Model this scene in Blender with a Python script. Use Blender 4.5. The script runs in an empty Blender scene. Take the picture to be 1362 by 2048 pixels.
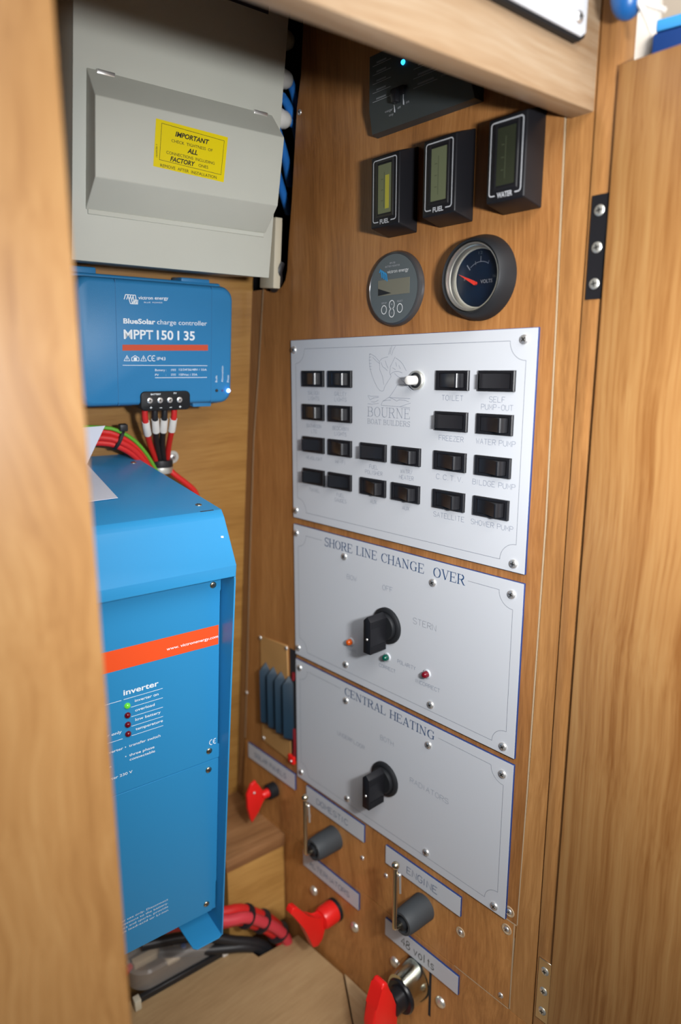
import bpy, bmesh, math, random
from mathutils import Matrix, Vector
random.seed(7)
PI = math.pi
SC = bpy.context.scene
C = SC.collection
ZUP = 1.30                      # the top of the switch panel is 1.30 m above the cabin floor

# ------------------------------------------------------------------ camera
cam_d = bpy.data.cameras.new('camera')
cam = bpy.data.objects.new('camera', cam_d); C.objects.link(cam)
r_ = Vector((0.741838, -0.670579, -0.000649)); u_ = Vector((0.136710, 0.150290, 0.979144)); d_ = Vector((0.656496, 0.726455, -0.203166))
cam.matrix_world = Matrix(((r_.x, u_.x, -d_.x, -0.4925), (r_.y, u_.y, -d_.y, -0.3093), (r_.z, u_.z, -d_.z, -0.0347 + ZUP), (0, 0, 0, 1)))
cam_d.sensor_fit = 'VERTICAL'; cam_d.sensor_height = 36.0; cam_d.sensor_width = 24.0
cam_d.lens = 1358.58 / 2048 * 36.0
cam_d.clip_start = 0.01; cam_d.clip_end = 50
cam_d.dof.use_dof = True; cam_d.dof.focus_distance = 0.63; cam_d.dof.aperture_fstop = 2.9
SC.camera = cam

# ------------------------------------------------------------------ world, lights, exposure
W = bpy.data.worlds.new('World'); SC.world = W; W.use_nodes = True
bg = W.node_tree.nodes['Background']; bg.inputs[0].default_value = (0.95, 0.93, 0.92, 1); bg.inputs[1].default_value = 0.035

def area(name, loc, target, sx, sy, power, col):
    l = bpy.data.lights.new(name, 'AREA'); l.shape = 'RECTANGLE'; l.size = sx; l.size_y = sy; l.energy = power; l.color = col
    o = bpy.data.objects.new(name, l); C.objects.link(o)
    loc = Vector(loc); q = (Vector(target) - loc).to_track_quat('-Z', 'Y')
    o.matrix_world = Matrix.Translation(loc + Vector((0, 0, ZUP))) @ q.to_matrix().to_4x4()
    return o
fl_ = area('camera_flash', (-0.345, -0.409, 0.000), (0.311, 0.317, -0.203), 0.06, 0.035, 3.3, (0.97, 0.985, 1.0)); fl_.data.spread = math.radians(125)
area('cabin_ceiling_light', (-0.75, -1.15, 0.95), (-0.1, 0.1, -0.3), 1.5, 0.9, 36.0, (1.0, 0.98, 0.955))
gl_ = area('added_far_wall_fill', (0.12, -0.45, 0.78), (0.66, 0.22, 0.46), 0.25, 0.25, 1.7, (1.0, 0.97, 0.92)); gl_.data.spread = math.radians(80)  # unseen fill lamp, added to brighten the far cabin wall
SC.view_settings.view_transform = 'Standard'; SC.view_settings.look = 'None'
SC.view_settings.exposure = 0.0; SC.view_settings.gamma = 1.0; SC.view_settings.use_curve_mapping = False
SC.cycles.max_bounces = 6; SC.cycles.use_denoising = True

# ------------------------------------------------------------------ frames (local: a right, b up, c out of the surface; millimetres)
def frame(o, U, V):
    U = Vector(U).normalized(); V = Vector(V).normalized(); N = U.cross(V)
    return Matrix(((U.x, V.x, N.x, o[0]), (U.y, V.y, N.y, o[1]), (U.z, V.z, N.z, o[2]), (0, 0, 0, 1)))
PHI = math.radians(5.0)                       # the cupboard front and hull side run 5 degrees off square to the panel wall
U5 = (math.cos(PHI), -math.sin(PHI), 0)
H5 = Vector((math.sin(PHI), math.cos(PHI), 0))
TUMBLE = 0.108                                # the hull side leans in towards the top
WALL = frame((0.0026, 0, 0), (0, -1, 0), (0, 0, 1))
HULL = frame((0, 0.407, 0), U5, Vector((0, 0, 1)) - TUMBLE * H5)
FRONT = frame((0, -0.033, 0), U5, (0, 0, 1))
WORLD = Matrix.Identity(4)
def at(F, a, b, c=0): return F @ Matrix.Translation((a / 1000, b / 1000, c / 1000))

# ------------------------------------------------------------------ materials
MATS = {}
def mat(name, col, rough=0.5, metal=0.0, coat=0.0, emit=None, estr=0, trans=0, ior=1.45, bump=0, bscale=900, alpha=1, var=0.0, spec=None):
    if name in MATS: return MATS[name]
    m = bpy.data.materials.new(name); m.use_nodes = True; nt = m.node_tree; b = nt.nodes['Principled BSDF']
    b.inputs['Base Color'].default_value = (*col, 1); b.inputs['Roughness'].default_value = rough; b.inputs['Metallic'].default_value = metal
    b.inputs['Coat Weight'].default_value = coat; b.inputs['IOR'].default_value = ior
    if spec is not None: b.inputs['Specular IOR Level'].default_value = spec
    if emit: b.inputs['Emission Color'].default_value = (*emit, 1); b.inputs['Emission Strength'].default_value = estr
    if trans: b.inputs['Transmission Weight'].default_value = trans
    tc = nt.nodes.new('ShaderNodeTexCoord')
    nz = nt.nodes.new('ShaderNodeTexNoise'); nz.inputs['Scale'].default_value = bscale; nz.inputs['Detail'].default_value = 3
    nt.links.new(tc.outputs['Object'], nz.inputs['Vector'])
    if var:
        n2 = nt.nodes.new('ShaderNodeTexNoise'); n2.inputs['Scale'].default_value = 14; n2.inputs['Detail'].default_value = 3
        nt.links.new(tc.outputs['Object'], n2.inputs['Vector'])
        rp = nt.nodes.new('ShaderNodeMapRange'); rp.inputs['From Min'].default_value = 0.3; rp.inputs['From Max'].default_value = 0.7
        rp.inputs['To Min'].default_value = 1 - var; rp.inputs['To Max'].default_value = 1 + var
        nt.links.new(n2.outputs['Fac'], rp.inputs['Value'])
        mx = nt.nodes.new('ShaderNodeVectorMath'); mx.operation = 'SCALE'; mx.inputs[0].default_value = col
        nt.links.new(rp.outputs['Result'], mx.inputs['Scale']); nt.links.new(mx.outputs['Vector'], b.inputs['Base Color'])
    if bump:
        bp = nt.nodes.new('ShaderNodeBump'); bp.inputs['Strength'].default_value = bump; bp.inputs['Distance'].default_value = 0.0003
        nt.links.new(nz.outputs['Fac'], bp.inputs['Height']); nt.links.new(bp.outputs['Normal'], b.inputs['Normal'])
    MATS[name] = m; return m

def wood(name, dark, mid, light, axis='Z', fine=420, broad=34, stretch=0.045, rough=0.42, coat=0.15, warp=0.012, seed=0.0, contrast=1.0):
    if name in MATS: return MATS[name]
    m = bpy.data.materials.new(name); m.use_nodes = True; nt = m.node_tree; b = nt.nodes['Principled BSDF']; L = nt.links.new
    N = nt.nodes.new
    tc = N('ShaderNodeTexCoord')
    wn = N('ShaderNodeTexNoise'); wn.inputs['Scale'].default_value = 5; wn.inputs['Detail'].default_value = 2
    mp0 = N('ShaderNodeMapping'); mp0.inputs['Location'].default_value = (seed, seed * 0.7, seed * 1.3)
    L(tc.outputs['Object'], mp0.inputs['Vector']); L(mp0.outputs['Vector'], wn.inputs['Vector'])
    sub = N('ShaderNodeVectorMath'); sub.operation = 'SUBTRACT'; sub.inputs[1].default_value = (0.5, 0.5, 0.5); L(wn.outputs['Color'], sub.inputs[0])
    scl = N('ShaderNodeVectorMath'); scl.operation = 'SCALE'; scl.inputs['Scale'].default_value = warp * 2; L(sub.outputs['Vector'], scl.inputs[0])
    add = N('ShaderNodeVectorMath'); add.operation = 'ADD'; L(mp0.outputs['Vector'], add.inputs[0]); L(scl.outputs['Vector'], add.inputs[1])
    s = {'X': (stretch, 1, 1), 'Y': (1, stretch, 1), 'Z': (1, 1, stretch)}[axis]
    mp = N('ShaderNodeMapping'); mp.inputs['Scale'].default_value = s; L(add.outputs['Vector'], mp.inputs['Vector'])
    n1 = N('ShaderNodeTexNoise'); n1.inputs['Scale'].default_value = broad; n1.inputs['Detail'].default_value = 4; n1.inputs['Roughness'].default_value = 0.55
    n2 = N('ShaderNodeTexNoise'); n2.inputs['Scale'].default_value = fine; n2.inputs['Detail'].default_value = 3; n2.inputs['Roughness'].default_value = 0.7
    n3 = N('ShaderNodeTexNoise'); n3.inputs['Scale'].default_value = broad * 3.3; n3.inputs['Detail'].default_value = 2; n3.inputs['Distortion'].default_value = 0.6
    for n in (n1, n2, n3): L(mp.outputs['Vector'], n.inputs['Vector'])
    def mix(a, bb, f):
        q = N('ShaderNodeMath'); q.operation = 'MULTIPLY'; L(a, q.inputs[0]); q.inputs[1].default_value = 1 - f
        w = N('ShaderNodeMath'); w.operation = 'MULTIPLY_ADD'; L(bb, w.inputs[0]); w.inputs[1].default_value = f; L(q.outputs[0], w.inputs[2]); return w.outputs[0]
    v = mix(n1.outputs['Fac'], n3.outputs['Fac'], 0.35); v = mix(v, n2.outputs['Fac'], 0.38)
    cr = N('ShaderNodeValToRGB'); e = cr.color_ramp.elements; w = 0.14 / contrast
    e[0].position = 0.5 - w; e[0].color = (*dark, 1); e[1].position = 0.5 + w; e[1].color = (*light, 1)
    k = e.new(0.5); k.color = (*mid, 1)
    L(v, cr.inputs['Fac']); L(cr.outputs['Color'], b.inputs['Base Color'])
    b.inputs['Roughness'].default_value = rough; b.inputs['Coat Weight'].default_value = coat; b.inputs['Coat Roughness'].default_value = 0.3
    bp = N('ShaderNodeBump'); bp.inputs['Strength'].default_value = 0.25; bp.inputs['Distance'].default_value = 0.0004
    L(n2.outputs['Fac'], bp.inputs['Height']); L(bp.outputs['Normal'], b.inputs['Normal'])
    MATS[name] = m; return m

OAK_PANEL = wood('oak_veneer_panel', (0.208, 0.083, 0.023), (0.312, 0.131, 0.038), (0.406, 0.187, 0.060), 'Y', fine=520, broad=40, seed=1.0)
OAK_LOW = wood('oak_veneer_lower', (0.243, 0.097, 0.027), (0.384, 0.167, 0.048), (0.512, 0.238, 0.075), 'Y', fine=420, broad=26, stretch=0.10, warp=0.03, seed=4.0)
OAK_STRIP = wood('oak_strip', (0.230, 0.098, 0.029), (0.336, 0.155, 0.048), (0.442, 0.220, 0.075), 'Y', fine=380, broad=30, seed=7.0)
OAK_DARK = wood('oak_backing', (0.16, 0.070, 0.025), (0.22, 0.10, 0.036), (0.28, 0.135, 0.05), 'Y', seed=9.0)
OAK_HULL = wood('oak_hull_lining', (0.239, 0.110, 0.024), (0.318, 0.156, 0.038), (0.371, 0.197, 0.053), 'X', fine=330, broad=36, stretch=0.06, seed=2.0)
OAK_HEADER = wood('oak_header', (0.277, 0.174, 0.095), (0.343, 0.240, 0.148), (0.398, 0.305, 0.209), 'X', fine=260, broad=26, seed=12.0)
OAK_STILE = wood('oak_stile', (0.256, 0.122, 0.038), (0.334, 0.174, 0.060), (0.389, 0.220, 0.084), 'Y', fine=300, broad=45, stretch=0.035, seed=5.0, warp=0.035)
OAK_DOOR = wood('oak_door', (0.214, 0.084, 0.020), (0.312, 0.150, 0.047), (0.365, 0.195, 0.068), 'Y', fine=340, broad=60, stretch=0.018, seed=15.0, warp=0.008, contrast=1.15)
OAK_STEP = wood('oak_step', (0.187, 0.085, 0.034), (0.272, 0.132, 0.054), (0.357, 0.183, 0.079), 'X', fine=260, broad=30, seed=20.0)
OAK_STEPF = wood('oak_step_front', (0.365, 0.188, 0.048), (0.470, 0.256, 0.072), (0.557, 0.320, 0.099), 'X', fine=300, broad=18, seed=22.0)
PLY = wood('birch_ply', (0.319, 0.203, 0.095), (0.380, 0.247, 0.120), (0.426, 0.292, 0.147), 'X', fine=220, broad=16, stretch=0.12, rough=0.6, coat=0.0, seed=25.0)
PALE_EDGE = mat('pale_ply_edge', (0.40, 0.29, 0.18), 0.7, bump=0.3)
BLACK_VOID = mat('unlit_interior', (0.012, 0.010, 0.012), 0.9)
WHITE_LAM = mat('white_laminate', (0.485, 0.50, 0.53), 0.42, spec=0.4, bump=0.05, bscale=1500)
BLUE_CORE = mat('blue_laminate_core', (0.010, 0.036, 0.15), 0.45)
ENGRAVE = mat('engraved_pale_blue', (0.15, 0.18, 0.25), 0.6)
ENGRAVE_D = mat('engraved_dark_blue', (0.018, 0.055, 0.14), 0.6)
ENGRAVE_E = mat('engraved_mid_grey', (0.17, 0.195, 0.25), 0.6)
ENGRAVE_G = mat('engraved_grey', (0.11, 0.125, 0.165), 0.6)
STEEL = mat('polished_steel', (0.80, 0.79, 0.77), 0.36, 0.85)
ZINC = mat('zinc_plated', (0.74, 0.74, 0.68), 0.40, 0.85, bump=0.15, bscale=300)
BRASSY = mat('yellow_zinc', (0.70, 0.62, 0.46), 0.28, 1.0, bump=0.1)
SLOT = mat('screw_recess', (0.03, 0.028, 0.025), 0.6)
BLACK = mat('black_plastic', (0.009, 0.009, 0.011), 0.40, bump=0.12, spec=0.35)
BLACK_G = mat('glossy_black_plastic', (0.012, 0.012, 0.014), 0.30)
BLACK_M = mat('matt_black_plastic', (0.012, 0.013, 0.015), 0.5, bump=0.15, spec=0.3)
CHAR = mat('charcoal_panel', (0.030, 0.036, 0.038), 0.42)
RUBBER = mat('grey_black_rubber', (0.040, 0.045, 0.050), 0.62, bump=0.2, var=0.1)
RED = mat('red_plastic', (0.72, 0.015, 0.012), 0.34)
REDC = mat('red_cable_sheath', (0.58, 0.020, 0.018), 0.42)
PINKC = mat('faded_red_sheath', (0.62, 0.05, 0.07), 0.45)
BLACKC = mat('black_cable_sheath', (0.015, 0.015, 0.017), 0.45)
GREENC = mat('green_earth_sheath', (0.12, 0.36, 0.03), 0.45)
BLUEC = mat('blue_cable_sheath', (0.02, 0.16, 0.52), 0.42)
CREAM = mat('cream_steel_enamel', (0.54, 0.55, 0.485), 0.5, var=0.02)
CREAMP = mat('cream_plastic', (0.55, 0.50, 0.38), 0.5)
WHITEP = mat('white_plastic', (0.72, 0.70, 0.66), 0.4)
YELLOW = mat('yellow_vinyl', (0.80, 0.64, 0.0), 0.4)
INK = mat('black_ink', (0.02, 0.018, 0.01), 0.6)
BLUE_CC = mat('blue_powder_coat', (0.028, 0.205, 0.44), 0.45, bump=0.35, bscale=1400)
BLUE_INV = mat('blue_enamel', (0.026, 0.24, 0.50), 0.38, bump=0.12, bscale=1200)
ORANGE = mat('orange_print', (0.80, 0.085, 0.018), 0.45)
ORANGE_D = mat('orange_red_print', (0.56, 0.07, 0.025), 0.5)
PRINT = mat('white_print', (0.78, 0.84, 0.88), 0.5)
GREYPR = mat('grey_print', (0.35, 0.36, 0.38), 0.5)
DIMPR = mat('dim_print', (0.16, 0.17, 0.18), 0.5)
LCD = mat('green_grey_lcd', (0.12, 0.135, 0.075), 0.3)
LCD_Y = mat('yellow_lcd_bar', (0.36, 0.33, 0.04), 0.35)
LCD_D = mat('dim_lcd', (0.026, 0.030, 0.018), 0.3)
LCD_G = mat('grey_lcd', (0.15, 0.145, 0.11), 0.3)
GREYFACE = mat('grey_meter_face', (0.085, 0.10, 0.105), 0.45)
NAVY = mat('navy_dial', (0.004, 0.014, 0.035), 0.35)
REDN = mat('red_needle', (0.85, 0.05, 0.03), 0.4)
LENS_A = mat('amber_lens', (0.50, 0.075, 0.004), 0.2, coat=0.3)
LENS_G = mat('green_lens', (0.0, 0.06, 0.04), 0.15, coat=0.3)
LENS_R = mat('dark_red_lens', (0.13, 0.003, 0.010), 0.15, coat=0.3)
LED_G = mat('lit_green_led', (0.10, 0.45, 0.04), 0.15, coat=0.6, emit=(0.10, 0.6, 0.03), estr=0.45)
LED_B = mat('lit_blue_led', (0.2, 0.3, 0.9), 0.2, emit=(0.22, 0.38, 1.0), estr=9)
LED_C = mat('lit_cyan_led', (0.1, 0.5, 0.9), 0.2, emit=(0.02, 0.42, 1.0), estr=4)
CLEAR = mat('clear_polycarbonate', (0.78, 0.74, 0.69), 0.12, coat=0.5); CLEAR.node_tree.nodes['Principled BSDF'].inputs['Alpha'].default_value = 0.24
PAPER = mat('white_paper', (0.66, 0.68, 0.76), 0.7)
FUSEB = mat('dark_blue_moulding', (0.004, 0.020, 0.038), 0.5, var=0.2)
PLAQUE = mat('tan_fuse_board', (0.40, 0.215, 0.075), 0.5, var=0.12)
CREAMWALL = mat('cream_painted_wall', (0.80, 0.68, 0.55), 0.8)
BOTTLE = mat('blue_bottle_plastic', (0.010, 0.10, 0.32), 0.35, var=0.15)
BOXBLUE = mat('navy_card', (0.012, 0.055, 0.24), 0.55)
BOXLIGHT = mat('bright_blue_card', (0.07, 0.42, 0.95), 0.5)

# ------------------------------------------------------------------ mesh builder (millimetres, local to the root)
class MB:
    def __init__(s): s.v = []; s.f = []; s.m = []
    def add(s, vs, fs, mi=0):
        k = len(s.v); s.v += [tuple(v) for v in vs]; s.f += [tuple(k + i for i in f) for f in fs]; s.m += [mi] * len(fs); return s
    def box(s, x0, x1, y0, y1, z0, z1, mi=0):
        return s.add([(x0,y0,z0),(x1,y0,z0),(x1,y1,z0),(x0,y1,z0),(x0,y0,z1),(x1,y0,z1),(x1,y1,z1),(x0,y1,z1)],
                     [(0,3,2,1),(4,5,6,7),(0,1,5,4),(1,2,6,5),(2,3,7,6),(3,0,4,7)], mi)
    def bbox(s, x0, x1, y0, y1, z0, z1, r=1.0, seg=2, mi=0):
        bm = bmesh.new(); bmesh.ops.create_cube(bm, size=1)
        for v in bm.verts: v.co = Vector(((x0+x1)/2 + v.co.x*(x1-x0), (y0+y1)/2 + v.co.y*(y1-y0), (z0+z1)/2 + v.co.z*(z1-z0)))
        bmesh.ops.bevel(bm, geom=bm.edges[:], offset=r, segments=seg, affect='EDGES', profile=0.5)
        return s.frombm(bm, mi)
    def frombm(s, bm, mi=0):
        bm.verts.index_update(); s.add([v.co[:] for v in bm.verts], [[v.index for v in f.verts] for f in bm.faces], mi); bm.free(); return s
    def prism(s, poly, z0, z1, mi=0, ax='c'):
        # poly in the plane normal to ax; ax: 'c' -> (a,b), 'a' -> (b,c), 'b' -> (a,c)
        n = len(poly); A = sum(poly[i][0]*poly[(i+1)%n][1] - poly[(i+1)%n][0]*poly[i][1] for i in range(n))
        if (A < 0) != (ax == 'b'): poly = poly[::-1]
        def P(p, h): return (p[0], p[1], h) if ax == 'c' else ((h, p[0], p[1]) if ax == 'a' else (p[0], h, p[1]))
        vs = [P(p, z0) for p in poly] + [P(p, z1) for p in poly]
        return s.add(vs, [tuple(range(n-1, -1, -1)), tuple(range(n, 2*n))] + [(i, (i+1)%n, n+(i+1)%n, n+i) for i in range(n)], mi)
    def bprism(s, poly, z0, z1, r=1, seg=2, ax='c', mi=0):
        t = MB().prism(poly, z0, z1, 0, ax); bm = bmesh.new(); vv = [bm.verts.new(v) for v in t.v]
        for f in t.f: bm.faces.new([vv[i] for i in f])
        bmesh.ops.bevel(bm, geom=bm.edges[:], offset=r, segments=seg, affect='EDGES', profile=0.5)
        return s.frombm(bm, mi)
    def lathe(s, prof, seg=32, ctr=(0,0,0), ax='c', mi=0, sx=1, sy=1, cap=True):
        vs = []; fs = []
        for (r, h) in prof:
            for i in range(seg):
                t = 2*PI*i/seg; x, y = r*math.cos(t)*sx, r*math.sin(t)*sy
                p = (x, y, h) if ax == 'c' else ((h, x, y) if ax == 'a' else (y, h, x))
                vs.append((p[0]+ctr[0], p[1]+ctr[1], p[2]+ctr[2]))
        n = len(prof)
        for j in range(n-1):
            for i in range(seg):
                fs.append((j*seg+i, j*seg+(i+1)%seg, (j+1)*seg+(i+1)%seg, (j+1)*seg+i))
        if cap:
            if prof[-1][0] > 1e-6: fs.append(tuple((n-1)*seg+i for i in range(seg)))
            if prof[0][0] > 1e-6: fs.append(tuple(i for i in range(seg-1, -1, -1)))
        return s.add(vs, fs, mi)
    def tube(s, pts, r, seg=10, mi=0, smooth=3):
        P = [Vector(p) for p in pts]
        if smooth and len(P) > 2:
            Q = []
            for i in range(len(P)-1):
                a, b, c, d = P[max(i-1,0)], P[i], P[i+1], P[min(i+2,len(P)-1)]
                for k in range(smooth):
                    t = k/smooth; Q.append(0.5*((2*b)+(c-a)*t+(2*a-5*b+4*c-d)*t*t+(3*b-a-3*c+d)*t**3))
            Q.append(P[-1]); P = Q
        rr = r if isinstance(r, (list, tuple)) else None
        vs = []; fs = []; up = None
        for i, p in enumerate(P):
            t = (P[min(i+1,len(P)-1)] - P[max(i-1,0)]).normalized()
            if up is None: up = t.orthogonal().normalized()
            up = (up - t*up.dot(t)).normalized(); w = t.cross(up)
            rad = r if rr is None else rr[0] + (rr[1]-rr[0])*i/(len(P)-1)
            for k in range(seg):
                a = 2*PI*k/seg; vs.append(p + up*math.cos(a)*rad + w*math.sin(a)*rad)
        for i in range(len(P)-1):
            for k in range(seg): fs.append((i*seg+k, i*seg+(k+1)%seg, (i+1)*seg+(k+1)%seg, (i+1)*seg+k))
        fs += [tuple(range(seg-1,-1,-1)), tuple((len(P)-1)*seg+k for k in range(seg))]
        return s.add(vs, fs, mi)
    def ball(s, ctr, r, seg=16, rings=10, mi=0):
        prof = [(max(1e-7, r*math.sin(PI*i/rings)), -r*math.cos(PI*i/rings)) for i in range(rings+1)]
        return s.lathe(prof, seg, ctr, 'c', mi, cap=False)
    def ribbon(s, pts, w, z, h=0.12, closed=False, mi=0):
        P = [Vector((p[0], p[1])) for p in pts]; n = len(P)
        if n < 2: return s
        L = []; R = []
        for i in range(n):
            a = P[(i-1) % n] if (i > 0 or closed) else None; b = P[(i+1) % n] if (i < n-1 or closed) else None
            d1 = (P[i]-a).normalized() if a is not None else None; d2 = (b-P[i]).normalized() if b is not None else None
            if d1 is None: d1 = d2
            if d2 is None: d2 = d1
            n1 = Vector((-d1.y, d1.x)); n2 = Vector((-d2.y, d2.x)); m = n1+n2
            m = n1 if m.length < 1e-4 else m.normalized(); k = min(1.6, 1/max(0.2, m.dot(n1)))
            L.append(P[i]+m*w/2*k); R.append(P[i]-m*w/2*k)
        vs = [(q.x, q.y, z) for q in L] + [(q.x, q.y, z) for q in R]
        fs = [(n+i, n+(i+1)%n, (i+1)%n, i) for i in range(n if closed else n-1)]
        return s.add(vs, fs, mi)
    def ring(s, w, h, iw, ih, z0, z1, cx=0, cy=0, ch=0.6, mi=0):
        def q(a, b, z): return [(cx-a/2,cy-b/2,z),(cx+a/2,cy-b/2,z),(cx+a/2,cy+b/2,z),(cx-a/2,cy+b/2,z)]
        vs = q(w,h,z0)+q(w,h,z1-ch)+q(w-2*ch,h-2*ch,z1)+q(iw,ih,z1)+q(iw,ih,z0)
        fs = []
        for l in range(4):
            for i in range(4): fs.append((l*4+i, l*4+(i+1)%4, (l+1)*4+(i+1)%4, (l+1)*4+i))
        return s.add(vs, fs, mi)
    def mesh(s, name, mats, ang=38):
        me = bpy.data.meshes.new(name)
        me.from_pydata([(v[0]/1000, v[1]/1000, v[2]/1000) for v in s.v], [], s.f)
        for m in (mats if isinstance(mats, (list, tuple)) else [mats]): me.materials.append(m)
        me.polygons.foreach_set('material_index', s.m); me.polygons.foreach_set('use_smooth', [True]*len(s.f))
        me.validate(); me.set_sharp_from_angle(angle=math.radians(ang)); me.update(); return me

# ------------------------------------------------------------------ objects
ROOTS = []
def setp(o, label=None, cat=None, group=None, kind=None):
    if label: o['label'] = label
    if cat: o['category'] = cat
    if group: o['group'] = group
    if kind: o['kind'] = kind
    return o
def thing(name, label, cat, F=WORLD, group=None):
    o = bpy.data.objects.new(name, None); C.objects.link(o); o.matrix_world = F.copy(); o.empty_display_size = 0.02
    setp(o, label, cat, group); ROOTS.append(o); return o
def part(name, mb, mats, parent, label=None, loc=None, rot=None, kind=None):
    me = mb if isinstance(mb, bpy.types.Mesh) else mb.mesh(name, mats)
    o = bpy.data.objects.new(name, me); C.objects.link(o)
    if parent is not None: o.parent = parent
    if loc: o.location = Vector(loc)/1000
    if rot: o.rotation_euler = rot
    if label: o['label'] = label
    if kind: o['kind'] = kind
    return o
def single(name, mb, mats, label, cat, F=WORLD, group=None, kind=None):
    o = part(name, mb, mats, None); o.matrix_world = F.copy(); setp(o, label, cat, group, kind); ROOTS.append(o); return o
def struct(name, mb, mats, F=WORLD):
    o = part(name, mb, mats, None); o.matrix_world = F.copy(); o['kind'] = 'structure'; ROOTS.append(o); return o

# ---- filled text in the built-in face
def text(parent, name, s, x, y, cap, m, z=0.2, width=None, align='L', bold=0.0, shear=0.0, rot=0.0, label=None):
    cu = bpy.data.curves.new('t', 'FONT'); cu.body = s; cu.size = 1; cu.offset = bold; cu.shear = shear; cu.resolution_u = 3
    ob = bpy.data.objects.new('t', cu); C.objects.link(ob)
    dg = bpy.context.evaluated_depsgraph_get(); me = bpy.data.meshes.new_from_object(ob.evaluated_get(dg), depsgraph=dg)
    bpy.data.objects.remove(ob); bpy.data.curves.remove(cu)
    xs = [v.co.x for v in me.vertices]; x0, x1 = min(xs), max(xs)
    sy = cap / 0.727; sx = sy if width is None else width / (x1-x0)
    off = {'L': -x0, 'C': -(x0+x1)/2, 'R': -x1}[align]
    cr, sr = math.cos(rot), math.sin(rot)
    for v in me.vertices:
        X, Y = (v.co.x+off)*sx, v.co.y*sy
        v.co = Vector(((x + X*cr - Y*sr)/1000, (y + X*sr + Y*cr)/1000, z/1000))
    me.materials.clear(); me.materials.append(m); me.name = name; me.validate(); me.update()
    return part(name, me, None, parent, label)

# ---- single-line engraving letters on a 4 x 6 grid
SF = {
'A':[[(0,0),(2,6),(4,0)],[(.8,2.2),(3.2,2.2)]], 'B':[[(0,0),(0,6),(2.6,6),(3.7,5.3),(3.7,4),(2.6,3.2),(0,3.2)],[(2.6,3.2),(4,2.4),(4,.9),(2.8,0),(0,0)]],
'C':[[(4,4.8),(3,6),(1.2,6),(0,4.5),(0,1.5),(1.2,0),(3,0),(4,1.2)]], 'D':[[(0,0),(0,6),(2.4,6),(4,4.4),(4,1.6),(2.4,0),(0,0)]],
'E':[[(4,6),(0,6),(0,0),(4,0)],[(0,3.1),(3,3.1)]], 'F':[[(4,6),(0,6),(0,0)],[(0,3.1),(3,3.1)]],
'G':[[(4,4.8),(3,6),(1.2,6),(0,4.5),(0,1.5),(1.2,0),(3,0),(4,1.2),(4,2.8),(2.4,2.8)]], 'H':[[(0,0),(0,6)],[(4,0),(4,6)],[(0,3.1),(4,3.1)]],
'I':[[(2,0),(2,6)]], 'K':[[(0,0),(0,6)],[(4,6),(0,2.5)],[(1.4,3.7),(4,0)]], 'L':[[(0,6),(0,0),(3.8,0)]],
'M':[[(0,0),(0,6),(2,2),(4,6),(4,0)]], 'N':[[(0,0),(0,6),(4,0),(4,6)]], 'O':[[(1.3,0),(0,1.5),(0,4.5),(1.3,6),(2.7,6),(4,4.5),(4,1.5),(2.7,0),(1.3,0)]],
'P':[[(0,0),(0,6),(2.8,6),(4,5.2),(4,3.7),(2.8,2.9),(0,2.9)]], 'R':[[(0,0),(0,6),(2.8,6),(4,5.2),(4,3.8),(2.8,3),(0,3)],[(2,3),(4,0)]],
'S':[[(4,5),(3,6),(1,6),(0,5),(0,4),(1,3.2),(3,2.8),(4,2),(4,1),(3,0),(1,0),(0,1)]], 'T':[[(0,6),(4,6)],[(2,6),(2,0)]],
'U':[[(0,6),(0,1.4),(1.2,0),(2.8,0),(4,1.4),(4,6)]], 'V':[[(0,6),(2,0),(4,6)]], 'W':[[(0,6),(1,0),(2,4),(3,0),(4,6)]], 'X':[[(0,0),(4,6)],[(0,6),(4,0)]],
'Y':[[(0,6),(2,3),(4,6)],[(2,3),(2,0)]], 'Z':[[(0,6),(4,6),(0,0),(4,0)]], '-':[[(.8,3),(3.2,3)]], '.':[[(1.6,.0),(2.2,.5)]], '/':[[(.5,0),(3.5,6)]],
'4':[[(3,0),(3,6),(0,2),(4,2)]], '8':[[(2,3.2),(.5,4),(.5,5.3),(1.4,6),(2.6,6),(3.5,5.3),(3.5,4),(2,3.2),(0,2.2),(0,.9),(1.2,0),(2.8,0),(4,.9),(4,2.2),(2,3.2)]],
'v':[[(0,4),(1.7,0),(3.4,4)]], 'o':[[(1.1,0),(0,1.1),(0,2.9),(1.1,4),(2.4,4),(3.4,2.9),(3.4,1.1),(2.4,0),(1.1,0)]], 'l':[[(2,0),(2,6)]],
't':[[(2,5.6),(2,.6),(2.6,0),(3,.1)],[(1,4),(3,4)]], 's':[[(3,3.3),(2.2,4),(1,4),(.2,3.1),(1,2.2),(2.4,1.9),(3.1,1),(2.2,0),(.9,0),(.1,.8)]], ' ':[]}
NARROW = {'I': 2.2, 'l': 2.2, '.': 2.4, 't': 3.4, ' ': 3.2}
def stroke_text(parent, s, cx, cy, width, cap, m=None, w=0.32, z=0.12, label=None, name='engraved_lettering'):
    mb = MB(); x = 0; adv = []
    for ch in s:
        adv.append(x - ((4-NARROW[ch]+1.0)/2 if ch in 'Il.' else 0)); x += NARROW.get(ch, 5.3) + (1.0 if ch in 'Il.t' else 0)
    tot = x - 1.3; sx = width/tot; sy = cap/6.0; k = 0
    for ch, a in zip(s, adv):
        for st in SF[ch]:
            mb.ribbon([((a+p[0]-tot/2)*sx+cx, (p[1]-3)*sy+cy) for p in st], w, z+k*0.004); k = (k+1) % 5
    return part(name, mb, m or ENGRAVE, parent, label)

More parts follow.
